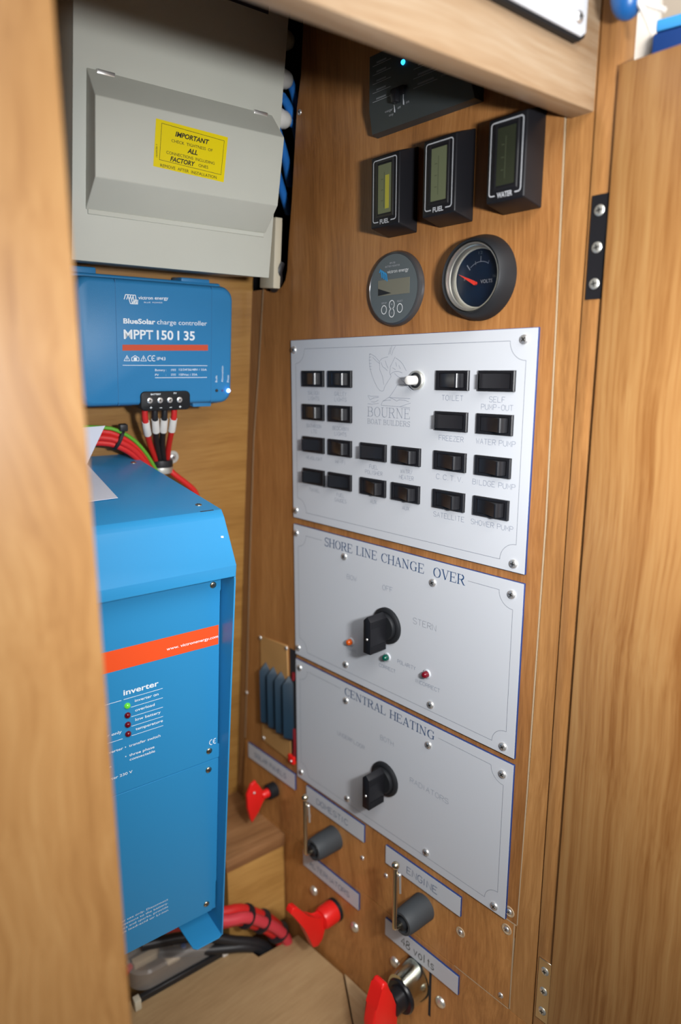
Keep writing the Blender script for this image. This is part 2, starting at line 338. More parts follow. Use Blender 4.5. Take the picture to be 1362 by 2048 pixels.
# ---- seriffed lettering: strokes tagged T (thick) or t (thin) on a 5 x 7 grid
def arc(cx, cy, rx, ry, a0, a1, n=9): return [(cx+rx*math.cos(math.radians(a0+(a1-a0)*i/n)), cy+ry*math.sin(math.radians(a0+(a1-a0)*i/n))) for i in range(n+1)]
def sv(x, top=True, bot=True):
    o = [('T', [(x,0),(x,7)])]
    if top: o.append(('t', [(x-.9,6.88),(x+.9,6.88)]))
    if bot: o.append(('t', [(x-.9,.12),(x+.9,.12)]))
    return o
SERIF = {
'S': (4.4, [('m', arc(2.3,5.2,1.7,1.75,30,200)+arc(2.2,3.3,.3,.3,140,150,1)+arc(2.1,1.8,1.8,1.75,60,-150,10)), ('t',[(3.9,6.9),(3.9,5.2)]), ('t',[(.35,1.9),(.35,.1)])]),
'H': (5.6, sv(1)+sv(4.6)+[('t',[(1,3.6),(4.6,3.6)])]),
'O': (5.8, [('T', arc(2.9,3.5,2.2,3.4,125,235)), ('T', arc(2.9,3.5,2.2,3.4,-55,55)), ('t', arc(2.9,3.5,2.2,3.4,55,125)), ('t', arc(2.9,3.5,2.2,3.4,235,305))]),
'R': (5.6, sv(1)+[('t',[(1,6.88),(2.8,6.88)]),('T',arc(2.8,5.2,1.5,1.65,75,-75)),('t',[(1,3.5),(2.9,3.5)]),('T',[(2.8,3.5),(4.5,.2)]),('t',[(4.1,.12),(5.4,.12)])]),
'E': (5.0, sv(1)+[('t',[(1,6.88),(4.2,6.88),(4.3,5.4)]),('t',[(1,3.6),(3.2,3.6)]),('t',[(3.2,4.3),(3.2,2.9)]),('t',[(1,.12),(4.3,.12),(4.5,1.7)])]),
'L': (4.8, sv(1)+[('t',[(1,.12),(4.2,.12),(4.4,1.9)])]),
'I': (2.4, sv(1.2)),
'N': (6.0, [('t',[(1.1,0),(1.1,7)]),('T',[(1.1,6.8),(4.7,.2)]),('t',[(4.7,0),(4.7,7)]),('t',[(.2,6.88),(1.4,6.88)]),('t',[(.3,.12),(1.9,.12)]),('t',[(3.9,6.88),(5.5,6.88)])]),
'C': (5.4, [('T', arc(3,3.5,2.3,3.4,125,235)), ('t', arc(3,3.5,2.2,3.4,35,125)), ('t', arc(3,3.5,2.2,3.4,235,325)), ('t',[(4.8,6.9),(4.8,4.9)])]),
'A': (5.6, [('t',[(.9,.1),(2.7,6.9)]),('T',[(2.7,6.9),(4.6,.1)]),('t',[(1.5,2.3),(3.9,2.3)]),('t',[(.1,.12),(1.7,.12)]),('t',[(3.7,.12),(5.4,.12)])]),
'G': (6.0, [('T', arc(3,3.5,2.3,3.4,125,235)), ('t', arc(3,3.5,2.2,3.4,35,125)), ('t', arc(3,3.5,2.2,3.4,235,310)), ('t',[(4.8,6.9),(4.8,4.9)]), ('T',[(4.7,3),(4.7,.3)]), ('t',[(3.8,3),(5.5,3)])]),
'V': (5.6, [('T',[(1,6.9),(2.9,.1)]),('t',[(2.9,.1),(4.7,6.9)]),('t',[(.1,6.88),(1.8,6.88)]),('t',[(3.9,6.88),(5.5,6.88)])]),
'T': (5.0, sv(2.5,False)+[('t',[(.4,5.3),(.5,6.88),(4.5,6.88),(4.6,5.3)])]),
'U': (5.8, [('T',[(1.1,7),(1.1,2.2)]+arc(2.9,2.2,1.8,2.1,180,270,5)),('t',arc(2.9,2.2,1.8,2.1,270,360,5)+[(4.7,7)]),('t',[(.2,6.88),(2,6.88)]),('t',[(3.9,6.88),(5.5,6.88)])]),
'B': (5.2, sv(1)+[('t',[(1,6.88),(2.7,6.88)]),('T',arc(2.7,5.3,1.4,1.55,75,-75)),('t',[(1,3.7),(2.8,3.7)]),('T',arc(2.8,1.9,1.7,1.75,75,-75)),('t',[(1,.12),(2.9,.12)])]),
'D': (5.6, sv(1)+[('t',[(1,6.88),(2.6,6.88)]),('T',arc(2.4,3.5,2.4,3.35,80,-80)),('t',[(1,.12),(2.6,.12)])]),
' ': (3.0, [])}
def serif_text(parent, s, x0, x1, y0, cap, m, wT=1.05, wt=0.4, z=0.12, label=None):
    mb = MB(); tot = sum(SERIF[c][0] for c in s); sx = (x1-x0)/tot; sy = cap/7; x = 0; k = 0
    for ch in s:
        w, st = SERIF[ch]
        for kind, pts in st:
            mb.ribbon([(x0+(x+p[0])*sx, y0+p[1]*sy) for p in pts], {'T': wT, 't': wt, 'm': (wT+wt)/2}[kind], z+k*0.004); k = (k+1) % 7
        x += w
    return part('engraved_heading', mb, m, parent, label)

# ------------------------------------------------------------------ shared small meshes
def screw_mesh(name, R, h, m, rot=0.5):
    mb = MB().lathe([(R,0),(R*0.98,h*.35),(R*.86,h*.68),(R*.62,h*.92),(R*.3,h*1.0),(1e-6,h*1.02)], 20, cap=False)
    c, s = math.cos(rot), math.sin(rot)
    for (cc, ss) in ((c, s), (-s, c)):
        l, w = R*.52, R*.13
        mb.add([(cc*l-ss*w, ss*l+cc*w, h*1.06), (-cc*l-ss*w, -ss*l+cc*w, h*1.06), (-cc*l+ss*w, -ss*l-cc*w, h*1.06), (cc*l+ss*w, ss*l-cc*w, h*1.06)], [(0,1,2,3)], 1)
        mb.add([(cc*l-ss*w, ss*l+cc*w, h*.7), (-cc*l-ss*w, -ss*l+cc*w, h*.7), (-cc*l+ss*w, -ss*l-cc*w, h*.7), (cc*l+ss*w, ss*l-cc*w, h*.7),
                (cc*l-ss*w, ss*l+cc*w, h*1.06), (-cc*l-ss*w, -ss*l+cc*w, h*1.06), (-cc*l+ss*w, -ss*l-cc*w, h*1.06), (cc*l+ss*w, ss*l-cc*w, h*1.06)],
               [(0,1,5,4),(1,2,6,5),(2,3,7,6),(3,0,4,7)], 1)
    return mb.mesh(name, [m, SLOT])
SCREW = screw_mesh('dome_screw', 4.1, 2.2, STEEL)
SCREW_S = screw_mesh('small_screw', 2.9, 1.4, STEEL, 0.9)
SCREW_Z = screw_mesh('zinc_screw', 4.0, 1.2, ZINC, 0.2)
SCREW_B = screw_mesh('brassy_screw', 3.3, 1.4, BRASSY, 0.3)
def bolt_mesh():
    return MB().lathe([(6.5,0),(6.3,1.2),(5.2,2.6),(3.2,3.6),(1e-6,4.0)], 24, cap=False).mesh('coach_bolt', ZINC)
BOLT = bolt_mesh()
def screws(parent, pts, me=None, z=0.0, name='screw'):
    for (a, b) in pts: part(name, me or SCREW, None, parent, loc=(a, b, z), rot=(0, 0, random.uniform(0, 1.5)))

# ================================================================== SETTING
# panel wall (right): backing sheet with the cable slot left open, three veneered panels and the front strip as its pieces
SLOT_EDGE = [(-280,440),(-294.2,319.3),(-299.4,265.9),(-306.7,237.2),(-317.5,148.1),(-324,107.8),(-327.6,76.5),(-331.5,66),(-338.3,59.5),(-350,57)]
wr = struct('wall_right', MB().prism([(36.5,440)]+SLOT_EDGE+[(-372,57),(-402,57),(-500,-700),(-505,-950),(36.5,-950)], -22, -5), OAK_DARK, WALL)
part('panel', MB().prism([(9.3,440)]+SLOT_EDGE+[(-371.2,57),(-372,69),(-386,-30),(-401.1,-119.8),(-420,-310),(-437.5,-504.2),(-442.5,-551.6),(11.4,-551.6),(12.6,-410.5),(14.5,-155.4),(12.6,4.2),(10,147.3)], -6, 0), OAK_PANEL, wr, 'upper oak veneered access panel')
part('panel', MB().prism([(-443,-552.6),(-452.4,-649.6),(7.2,-649.6),(9.8,-552.6)], -6, 0), OAK_LOW, wr, 'middle oak veneered access panel')
part('panel', MB().prism([(-453,-650.8),(-500,-950),(33.5,-950),(33.5,-650.8)], -6, 0), OAK_LOW, wr, 'bottom oak veneered panel')
part('front_strip', MB().prism([(12,440),(33.5,440),(33.5,-650.2),(8.6,-650.2),(11,-550.3),(14.6,-410.5),(16.6,-155.4),(14.6,4.2),(12,147.3)], -6, 0), OAK_STRIP, wr)
e = MB()
bead = [(9.9,440),(10.6,147.3),(13.3,4.2),(15.2,-155.4),(13.3,-410.5),(11.6,-551.0)]
for (p, q) in zip(bead, bead[1:]): e.add([(p[0]-.4,p[1],-5),(p[0]+1.0,p[1],-5),(q[0]+1.0,q[1],-5),(q[0]-.4,q[1],-5),(p[0]-.4,p[1],.15),(p[0]+.6,p[1],.15),(q[0]+.6,q[1],.15),(q[0]-.4,q[1],.15)], [(0,1,5,4),(1,2,6,5),(2,3,7,6),(3,0,4,7),(4,5,6,7)])
part('pale_edge', e, PALE_EDGE, wr)
e = MB()
bead = [(-372.2,69),(-386.4,-30),(-401.5,-119.8),(-420.4,-310),(-437.9,-504.2),(-443,-551)]
for (p, q) in zip(bead, bead[1:]): e.add([(p[0]-2.2,p[1],-5),(p[0],p[1],-5),(q[0],q[1],-5),(q[0]-2.2,q[1],-5),(p[0]-2.2,p[1],-.2),(p[0],p[1],.1),(q[0],q[1],.1),(q[0]-2.2,q[1],-.2)], [(0,1,5,4),(1,2,6,5),(2,3,7,6),(3,0,4,7),(4,5,6,7)])
part('pale_edge', e, PALE_EDGE, wr)
part('pale_edge', MB().box(8.2,9.4,-649,-553,-5,.15).box(-60,7.0,-650.7,-650.2,-5,.05).box(-53,11,-552.6,-551.4,-5,.12), PALE_EDGE, wr)
for (a, b, z) in [(2.5,-542,0),(0.7,-563,0),(-53.4,-604.2,0)]:
    part('screw_cup', MB().lathe([(5.6,-.2),(5.4,.5),(4.4,.6),(3.6,.1),(2.6,-.2)], 20, (a,b,z)), PALE_EDGE, wr)
    part('screw', SCREW_S, None, wr, loc=(a, b, .1))
for (a, b) in [(-1.7,-641.4),(-200,-603.5),(-160.8,-603.4),(-299.5,-599.5),(-436,-478),(-302,232)]:
    part('screw', SCREW_S, None, wr, loc=(a, b, 0))
# dark cable void behind the slot and rear batten between panel and hull
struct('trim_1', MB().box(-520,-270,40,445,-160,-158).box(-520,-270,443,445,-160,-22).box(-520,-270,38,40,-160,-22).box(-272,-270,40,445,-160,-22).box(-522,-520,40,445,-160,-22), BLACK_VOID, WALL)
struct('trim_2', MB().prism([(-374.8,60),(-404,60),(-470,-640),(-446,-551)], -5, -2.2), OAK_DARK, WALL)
# hull side lining (leans in)
struct('wall_back', MB().box(-620,6,-1000,460,-16,0), OAK_HULL, HULL)
struct('wall_left', MB().box(-575,-560,-950,445,-460,20), OAK_HULL, FRONT)
struct('top_light_blocker', MB().box(-640,60,445,465,-520,0), OAK_HEADER, FRONT)  # unseen board over the cupboard, added to block world light from above
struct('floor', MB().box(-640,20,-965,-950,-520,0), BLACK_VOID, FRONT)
# cupboard front: header rail, left stile, right post, open door
struct('trim_3', MB().bprism([(-371,147.6),(5,147.8),(5,446),(-371,446)], -19, 0, 1.2), OAK_HEADER, FRONT)
struct('trim_4', MB().bprism([(-640,-950),(-371,-950),(-371,446),(-640,446)], -19, 0, 1.5), OAK_STILE, FRONT)
struct('trim_5', MB().bprism([(34.9,-950),(50.8,-950),(50.8,446),(34.9,446)], -20, .6, .8), OAK_STRIP, WALL)
door = struct('door_1', MB().bprism([(51.2,-950),(52.2,171.5),(520,171.5),(520,-950)], -16, 4.6, 1.0), OAK_DOOR, WALL)
for (z0, z1, m, sm) in ((17.5, 90.5, 'u', None), (-632, -566, 'l', None)):
    hg = part('hinge', MB().bbox(37.6,50.6,z0,z1,.4,1.9,.3,1), [BLACK_G if m == 'u' else BRASSY], door, 'hinge leaf with its dark reflection painted black, and bright domed screws' if m == 'u' else 'brassy hinge leaf with countersunk screws')  # upper leaf is polished metal; black colour stands in for its dark reflection
    for k in range(3):
        part('screw', SCREW_Z, None, hg, loc=(44.2, z1 - 11 - k*(z1-z0-22)/2, 1.9))
# far cabin beyond the cupboard
struct('wall_far', MB().box(900,915,-800,1400,-1300,1400), CREAMWALL)

# ================================================================== ENGRAVED PLATES
def scallop(u0, u1, v0, v1, r, gaps=None):
    """border with concave corners, top side broken for a heading when gaps=(g0,g1)"""
    out = []
    def ca(cx, cy, a0, a1): return arc(cx, cy, r, r, a0, a1, 8)
    tl, tr, br, bl = ca(u0, v1, 270, 360), ca(u1, v1, 180, 270), ca(u1, v0, 90, 180), ca(u0, v0, 0, 90)
    loop = tr + br + bl + tl
    if gaps: out.append([(gaps[1], v1)] + loop + [(gaps[0], v1)])
    else: out.append(loop + [loop[0]])
    return out
def plate(name, label, v0, v1, border, r=15, gaps=None):
    t = thing(name, label, 'panel', at(WALL, -160, v0))
    for_ = lambda a: a + 160
    h = v1 - v0
    part('coloured_core', MB().bbox(-160, 160, 0, h, 0, 2.3, .25, 1), BLUE_CORE, t, 'dark blue core edge')
    part('white_face', MB().box(-159.6, 159.6, .4, h-.4, 2.3, 2.6), WHITE_LAM, t)
    mb = MB()
    for pl in scallop(border[0]+160, border[1]+160, border[2]-v0, border[3]-v0, r, None if not gaps else (gaps[0]+160, gaps[1]+160)): mb.ribbon(pl, .32, 2.68)
    part('engraved_border', mb, ENGRAVE_G, t)
    return t
Z = 2.72
# --- switch panel
sp = plate('switch_panel', 'white engraved switch panel with twenty black rocker switches, topmost of three plates', -206.3, -0.4, (-311.5,-10,-197.3,-10.4), 16)
OV = 206.3
screws(sp, [(160-314,OV-11.2),(160-12.4,OV-9.6),(160-11.4,OV-198.6),(160-314.5,OV-197)], SCREW, 2.6)
hous = MB().ring(37.2, 17.6, 30.0, 12.8, 0, 2.6, ch=.7); hous.add([(-15,-6.4,.3),(15,-6.4,.3),(15,6.4,.3),(-15,6.4,.3)], [(0,1,2,3)]); HOUS = hous.mesh('rocker_housing', BLACK)
def rocker(flip):   # ends rounded; the raised end stands about 10 mm proud
    # side profile along a: one end stands proud, with a shallow dish on the raised half
    pr = [(-14,.3),(-14,1.6),(-10,1.7),(-4,3.4),(0,5.0),(4,6.6),(8,8.6),(10.0,9.6),(11.0,9.5),(11.9,8.6),(12.6,7.2),(13.2,5.4),(13.7,3.2),(14,.3)]
    if flip: pr = [(-x, z) for x, z in pr]
    return MB().prism(pr, -6.1, 6.1, ax='b').mesh('rocker', [BLACK_G], )
RK_ON, RK_OFF = rocker(False), rocker(True)
cols = {'A': -280, 'B': -235.6, 'C': -184.4, 'D': -138.8, 'E': -84.6, 'F': -37.2}; rows = {1: -43.0, 2: -79.7, 3: -116.2, 4: -152.8}
SW = {'A1':('SALOON','LIGHTS'),'B1':('GALLEY','LIGHTS'),'A2':('BATHROOM','LTS'),'B2':('BEDCABIN','LIGHTS'),'A3':('HEADLIGHT',),'B3':('HI-FI',),'A4':('TUNNEL',),'B4':('FUEL','GAUGES'),
      'C3':('FUEL','POLISHER'),'D3':('WATR/','HEATER'),'C4':('AUX',),'D4':('AUX',),'E1':('TOILET',),'E2':('FREEZER',),'E3':('C.C.T.V.',),'E4':('SATELLITE',),
      'F1':('SELF','PUMP-OUT'),'F2':('WATER PUMP',),'F3':('BILDGE PUMP',),'F4':('SHOWER PUMP',)}
OFFS = {'A3','A4','B4','C3','E2','F1'}
for key, lines in SW.items():
    a = cols[key[0]] + 160; b = rows[int(key[1])] + OV
    s_ = part('rocker_switch', HOUS, None, sp, loc=(a, b, 2.6))
    part('rocker', RK_OFF if key in OFFS else RK_ON, None, s_)
    big = key[0] in 'EF'; cap = 4.6 if big else 3.9; adv = 4.05 if big else 3.15
    for i, ln in enumerate(lines):
        stroke_text(sp, ln, a + (1 if key[0] == 'F' else 0), b - 15.6 - i*(cap+2.0), adv*len(ln), cap, z=2.72, w=.30 if big else .26)
# reset button with round bezel
pb = part('push_button', MB().lathe([(9.0,0),(9.0,2.2),(8.3,3.0),(7.2,3.0)], 32, (-127.2+160, OV-43.3, 2.6)).lathe([(7.2,2.6),(7.2,3.2),(6.6,4.0),(5.2,4.2),(5.2,2.4),(0.001,2.4)], 32, (-127.2+160, OV-43.3, 2.6), mi=1), [ZINC, BLACK_M], sp)
part('button_cap', MB().lathe([(4.3,2),(4.3,12.5),(4.0,13.6),(3.2,14.2),(0.001,14.4)], 24, (-127.2+160, OV-43.3, 2.6)), WHITEP, pb, 'cream round push cap')
# builder's emblem: rising bird over water
LG = [[(190,180),(185,300),(200,430),(240,540),(290,650),(350,750),(400,800),(440,812),(475,800),(500,730),(560,640),(620,560),(600,530)],
 [(200,180),(300,230),(390,320),(395,450),(450,560),(468,640),(478,700)],[(250,240),(330,310),(392,350)],[(390,310),(430,270),(490,250),(555,240)],[(420,330),(450,400),(500,430),(545,470)],
 [(690,240),(640,330),(600,400),(590,500),(600,530)],[(700,260),(780,310),(840,370),(880,440),(900,470)],[(600,530),(640,500),(700,480),(760,480),(825,505)],[(680,510),(740,560),(800,590),(855,600)],
 [(800,610),(860,650),(930,730),(990,790)],[(870,600),(900,650),(960,740)],[(455,985),(590,905),(650,830),(700,760),(735,700),(800,690),(860,690),(900,720)],
 [(160,890),(230,905),(380,900)],[(160,900),(210,965),(280,930),(380,915)],[(230,1000),(300,1000),(380,965)],[(160,1035),(240,1040),(380,1020)],
 [(580,910),(700,915),(980,920)],[(600,918),(680,940),(730,970),(780,945),(880,950),(960,970)],[(460,980),(550,960),(620,958)],[(430,1045),(455,990)],[(430,1050),(600,1055),(790,1060),(980,1068)],[(790,1060),(900,1020),(990,990)],
 [(560,205),(585,130),(600,90)],[(590,195),(610,120),(625,60)],[(620,215),(650,130),(690,70)],[(180,190),(215,185)],[(180,240),(220,235)],[(180,290),(225,290)],[(182,345),(228,345)],[(186,395),(230,398)],[(195,440),(232,445)],
 [(700,330),(720,400)],[(640,420),(700,450)],[(760,380),(790,440)],[(500,300),(530,380),(560,430)]]
mb = MB()
for i, pl in enumerate(LG): mb.ribbon([(-194.5+(x-150)*.0708+160, -59+(890-y)*.0583+OV) for x, y in pl], .30, 2.7+.004*(i % 6))
part('engraved_emblem', mb, ENGRAVE_E, sp, 'engraved outline of a rising bird over water')
serif_text(sp, 'BOURNE', -194.5+160, -134.8+160, -80.2+OV, 9.8, ENGRAVE_E, .6, .3, 2.72)
serif_text(sp, 'BOAT BUILDERS', -194.3+160, -135+160, -87.6+OV, 5.0, ENGRAVE_E, .4, .24, 2.72)

# --- shore line change-over panel
sl = plate('changeover_panel', 'white engraved shore line change over panel with rotary knob and three lamps', -381.2, -214.2, (-311.5,-10,-372.6,-225.3), 15, (-267.8,-59.5)); OV = 381.2
screws(sl, [(160+a, OV+b) for a, b in [(-314.5,-225),(-229,-236.5),(-101,-236.7),(-11.6,-226.5),(-313.8,-371.3),(-226.5,-364.4),(-99.5,-365.4),(-12.3,-373.4)]], SCREW, 2.6)
serif_text(sl, 'SHORE LINE CHANGE  OVER', -263+160, -62.2+160, -230.6+OV, 9.8, ENGRAVE_D, 1.3, .52, 2.72)
stroke_text(sl, 'OFF', 160-162.2, OV-257.8, 14.5, 5.4, z=2.72, m=ENGRAVE); stroke_text(sl, 'BOW', 160-217.3, OV-258.6, 15, 5.2, z=2.72)
stroke_text(sl, 'STERN', 160-110.6, OV-282.5, 30, 6.2, z=2.72, m=ENGRAVE_G, w=.3)
stroke_text(sl, 'MAIN', 160-217.5, OV-343.5, 14, 3.8, z=2.72); stroke_text(sl, 'CORRECT', 160-161.0, OV-346.6, 24, 3.8, z=2.72)
stroke_text(sl, 'POLARITY', 160-133.7, OV-333.6, 25, 4.0, z=2.72); stroke_text(sl, 'INCORRECT', 160-104.6, OV-346.4, 32, 3.9, z=2.72)
for (u, m, lb) in ((-217.5, LENS_A, 'amber lamp'), (-160.8, LENS_G, 'green lamp'), (-105.2, LENS_R, 'dark red lamp')):
    il = part('indicator_lamp', MB().lathe([(4.7,0),(4.7,1.0),(4.2,1.5),(3.6,1.5)], 24, (160+u, OV-333.7, 2.6)), WHITE_LAM, sl, lb)
    part('lens', MB().lathe([(3.6,1.6),(3.5,4.2),(2.9,6.0),(1.7,7.0),(1e-5,7.3)], 24, (160+u, OV-333.7, 2.6), cap=False), m, il)
def rotary(parent, a, b):
    k = part('rotary_switch', MB().lathe([(19.8,0),(19.6,2.4),(18.4,3.6),(16.0,3.9),(15.6,3.2),(14.8,3.2),(14.6,5.6),(13.4,6.8),(0.001,6.9)], 48, (a, b, 2.6)), BLACK_M, parent)
    h = MB().bprism([(-5.2,-23.5),(5.2,-23.5),(5.2,12.2),(0.2,17.2),(-5.2,12.2)], 6.5, 30.2, .7, 2)
    for i in range(5):
        for bb in (-22 + i*1.5, 4.4 + i*1.5): h.box(-5.7, 5.7, bb, bb+.7, 8, 28.5)
    for v in range(len(h.v)): h.v[v] = (h.v[v][0]+a, h.v[v][1]+b, h.v[v][2]+2.6)
    part('turn_handle', h, BLACK, k)
    part('marker_screw', MB().ball((a+.5, b-7.5, 32.6), 1.5, 12, 8), STEEL, k)
rotary(sl, 160-162, OV-298.5)

# --- central heating panel
ch = plate('heating_panel', 'white engraved central heating panel with rotary knob, lowest of three plates', -551.4, -387.4, (-311.5,-10,-541.6,-397.6), 14.5, (-236,-88.5)); OV = 551.4
screws(ch, [(160+a, OV+b) for a, b in [(-311.5,-397.2),(-226,-409),(-100.8,-410.7),(-11.3,-401.2),(-311.5,-541.6),(-223.7,-535),(-99.9,-535.8),(-12.7,-544.2)]], SCREW, 2.6)
serif_text(ch, 'CENTRAL HEATING', -229+160, -92.8+160, -402.6+OV, 9.6, ENGRAVE_D, 1.35, .58, 2.72)
stroke_text(ch, 'BOTH', 160-160.1, OV-431.5, 20, 5.6, z=2.72); stroke_text(ch, 'UNDERFLOOR', 160-218, OV-456, 46, 4.6, z=2.72)
stroke_text(ch, 'RADIATORS', 160-99, OV-462, 52, 5.6, z=2.72, m=ENGRAVE, w=.3)
rotary(ch, 160-162, OV-478.8)

# --- name strips
def strip(label, a0, v0, s, cx, w, cap, m=ENGRAVE_D, low=False, bold=.7):
    t = thing('name_plate', label, 'sign', at(WALL, a0, v0))
    part('coloured_core', MB().bbox(0,107,0,23,0,2.3,.2,1), BLUE_CORE, t); part('white_face', MB().box(.35,106.65,.35,22.65,2.3,2.55), WHITE_LAM, t)
    stroke_text(t, s, cx, 11, w, cap, m, bold, 2.62); return t
strip('long white label engraved SOLAR PANELS beside the red paddle key', -432.5, -575.2, 'SOLAR PANELS', 52, 72, 6.4)
strip('white label engraved DOMESTIC above the left black switch cup', -302, -579.2, 'DOMESTIC', 50, 58, 7.2)
strip('white label engraved ALTERNATORS above the red lever key', -310.3, -677.8, 'ALTERNATORS', 52, 76, 6.8)
strip('white label engraved ENGINE above the right black switch cup', -159.8, -584.6, 'ENGINE', 54.5, 43, 8.0)
strip('white label printed 48 volts above the metal cone switch', -158.8, -680.0, '48 volts', 50.5, 49, 10.0, INK, bold=1.0)

# ================================================================== ISOLATOR SWITCHES
def cup_isolator(label, u, v):
    t = thing('battery_isolator', label, 'switch', at(WALL, u, v), 'isolators with black cups and steel levers')
    part('rubber_cup', MB().lathe([(15.2,0),(14.9,4),(14.4,22),(13.6,33),(12.4,35.5),(9.6,35.5),(9.2,31),(0.001,30.6)], 40, cap=False), RUBBER, t)
    part('socket', MB().lathe([(7,28),(7,36.5),(5.4,38),(0.001,38.2)], 24), BLACK_M, t)
    k = part('steel_lever', MB().tube([(0,0,34),(.4,.5,42),(1,3,46.5),(1.2,8,47.4),(1.2,40,47.4),(1.2,77,47.4)], 2.5, 14, smooth=4).ball((1.2,78,47.4), 4.1, 18, 12), BRASSY, t)
    part('lever_pin', MB().tube([(5.2,46,44),(5.2,67,45)], 1.3, 10, smooth=0).ball((5.0,68,45.4), 2.2, 14, 8), STEEL, k)
    return t
cup_isolator('black cup isolator with upright steel lever under the DOMESTIC label', -250, -604)
cup_isolator('black cup isolator with upright steel lever under the ENGINE label', -103.8, -607)
def paddle(name, label, u, v, rc, lc, poly, th, hub, hubm):
    t = thing(name, label, 'switch', at(WALL, u, v))
    part('collar', MB().lathe([(rc,0),(rc,lc-1.2),(rc-1.2,lc),(rc*.6,lc),(0.001,lc-.5)], 32), BLACK_M, t)
    part('key_hub', MB().lathe(hub, 32, cap=False), RED, t)
    part('key_paddle', MB().bprism(poly, -th/2, th/2, min(1.4, th*.3), 3, 'a'), RED, t)
    return t
sk = paddle('isolator_key', 'small red paddle key on black collar under the SOLAR PANELS label', -374, -598.5, 10.5, 12,
       [(-4.5,14),(4.5,14),(6,22),(20,30),(28,32),(25,40),(12,47),(-8,46),(-26,42),(-32,40),(-20,28),(-6,22)], 5, [(6,8),(5.6,20),(4.4,22),(.001,22)], RED)
part('rivet', MB().ball((3.0, 12, 36), 1.8), STEEL, sk)
ak = paddle('isolator_key', 'large red lever key on round red hub under the ALTERNATORS label', -248, -706.5, 14.5, 5,
       [(-8,8),(-10,24),(-24,26),(-30,34),(-27,42),(-12,47),(10,56),(30,68),(42,76),(48,72),(46,66),(24,50),(10,36),(8,24),(8,8)], 11, [(13.6,4),(14,8),(13.6,22),(12,25),(8,26),(.001,26)], RED)
for (du, dv) in ((-43.2,-.5),(35.5,-2)): part('bolt', BOLT, None, ak, loc=(du, dv, 0))
v48 = thing('battery_isolator', 'chrome cone isolator with red teardrop handle under the 48 volts label', 'switch', at(WALL, -110, -709.5))
part('slit_shade', MB().box(17.2,20.6,-31,34,-4.9,.25).box(-20,-14,30,36,-4.9,.25), BLACK_VOID, v48)  # black strips on the panel stand in for the shade in the slit
part('metal_cone', MB().lathe([(23,-2),(22.6,1),(18.6,23),(17.6,27),(15,27.2)], 48, (-3.4,1,0), sx=.92, sy=1.25), mat('chromed_cone', (0.66,0.70,0.60), .16, 1.0, bump=.25, bscale=140, var=.25), v48)
part('black_collar', MB().lathe([(18.2,25),(18.6,27.5),(17.4,29.5),(13,30),(12.4,42),(10,43.5),(.001,43.5)], 40, (0,0,0), sy=1.05), BLACK_G, v48)
part('red_handle', MB().bprism([(47,62),(41,65.5),(22,73),(2,78),(-12,77),(-30,70),(-44,58),(-46,46),(-34,40),(-12,39),(6,43),(26,50),(44,56)], -8, 8, 3.2, 4, 'a'), RED, v48)
for (du, dv) in ((-34.4,.6),(34.2,.2)): part('bolt', BOLT, None, v48, loc=(du, dv, 0))

# fuse board to the left of the plates, with the half hidden red key beside it
fb = thing('fuse_board', 'tan fuse board with four dark blue ribbed fuse holders left of the plates', 'fuse board', at(WALL, -398, -537))
part('backboard', MB().bprism([(0,4),(2,156.5),(60,160.5),(64,0)], 0, 2.4, .4, 1), PLAQUE, fb)
for i in range(4):
    x = 5.5 + i*16.8; t0 = 119 - i*.6; b0 = 34 - i*.6
    part('fuse_holder', MB().add([(x,b0+3,2.4),(x+16,b0+3,2.4),(x+16,t0-4,2.4),(x,t0-4,2.4),(x+8,b0-3,2.4),(x+8,t0+4,2.4),(x+8,b0+6,13),(x+8,t0-6,13)],
        [(0,6,7,3),(1,2,7,6),(0,4,6),(4,1,6),(3,7,5),(5,7,2)]), FUSEB, fb)
screws(fb, [(2.5,154),(4,8),(59,157)], SCREW_S, 2.4)
part('gap_shade', MB().box(64,76.5,4,158,.05,.6), BLACK_VOID, fb)  # flat black strip stands in for the shade inside the gap
rk = thing('isolator_key', 'half hidden dark red key in the gap left of the heating panel', 'switch', at(WALL, -330, -531))
part('key_hub', MB().bbox(-7,5,-7,5,0,5,1.5,2), RED, rk); part('rivet', MB().ball((1,-2,5.2), 1.6), STEEL, rk)
for pts in ([(4,6,2),(5,24,2),(4,44,1.5)], [(4,112,2),(5,122,2)]): part('red_lead', MB().tube(pts, 2.4, 8), mat('dark_red_sheath', (.16,.008,.012), .5), rk)

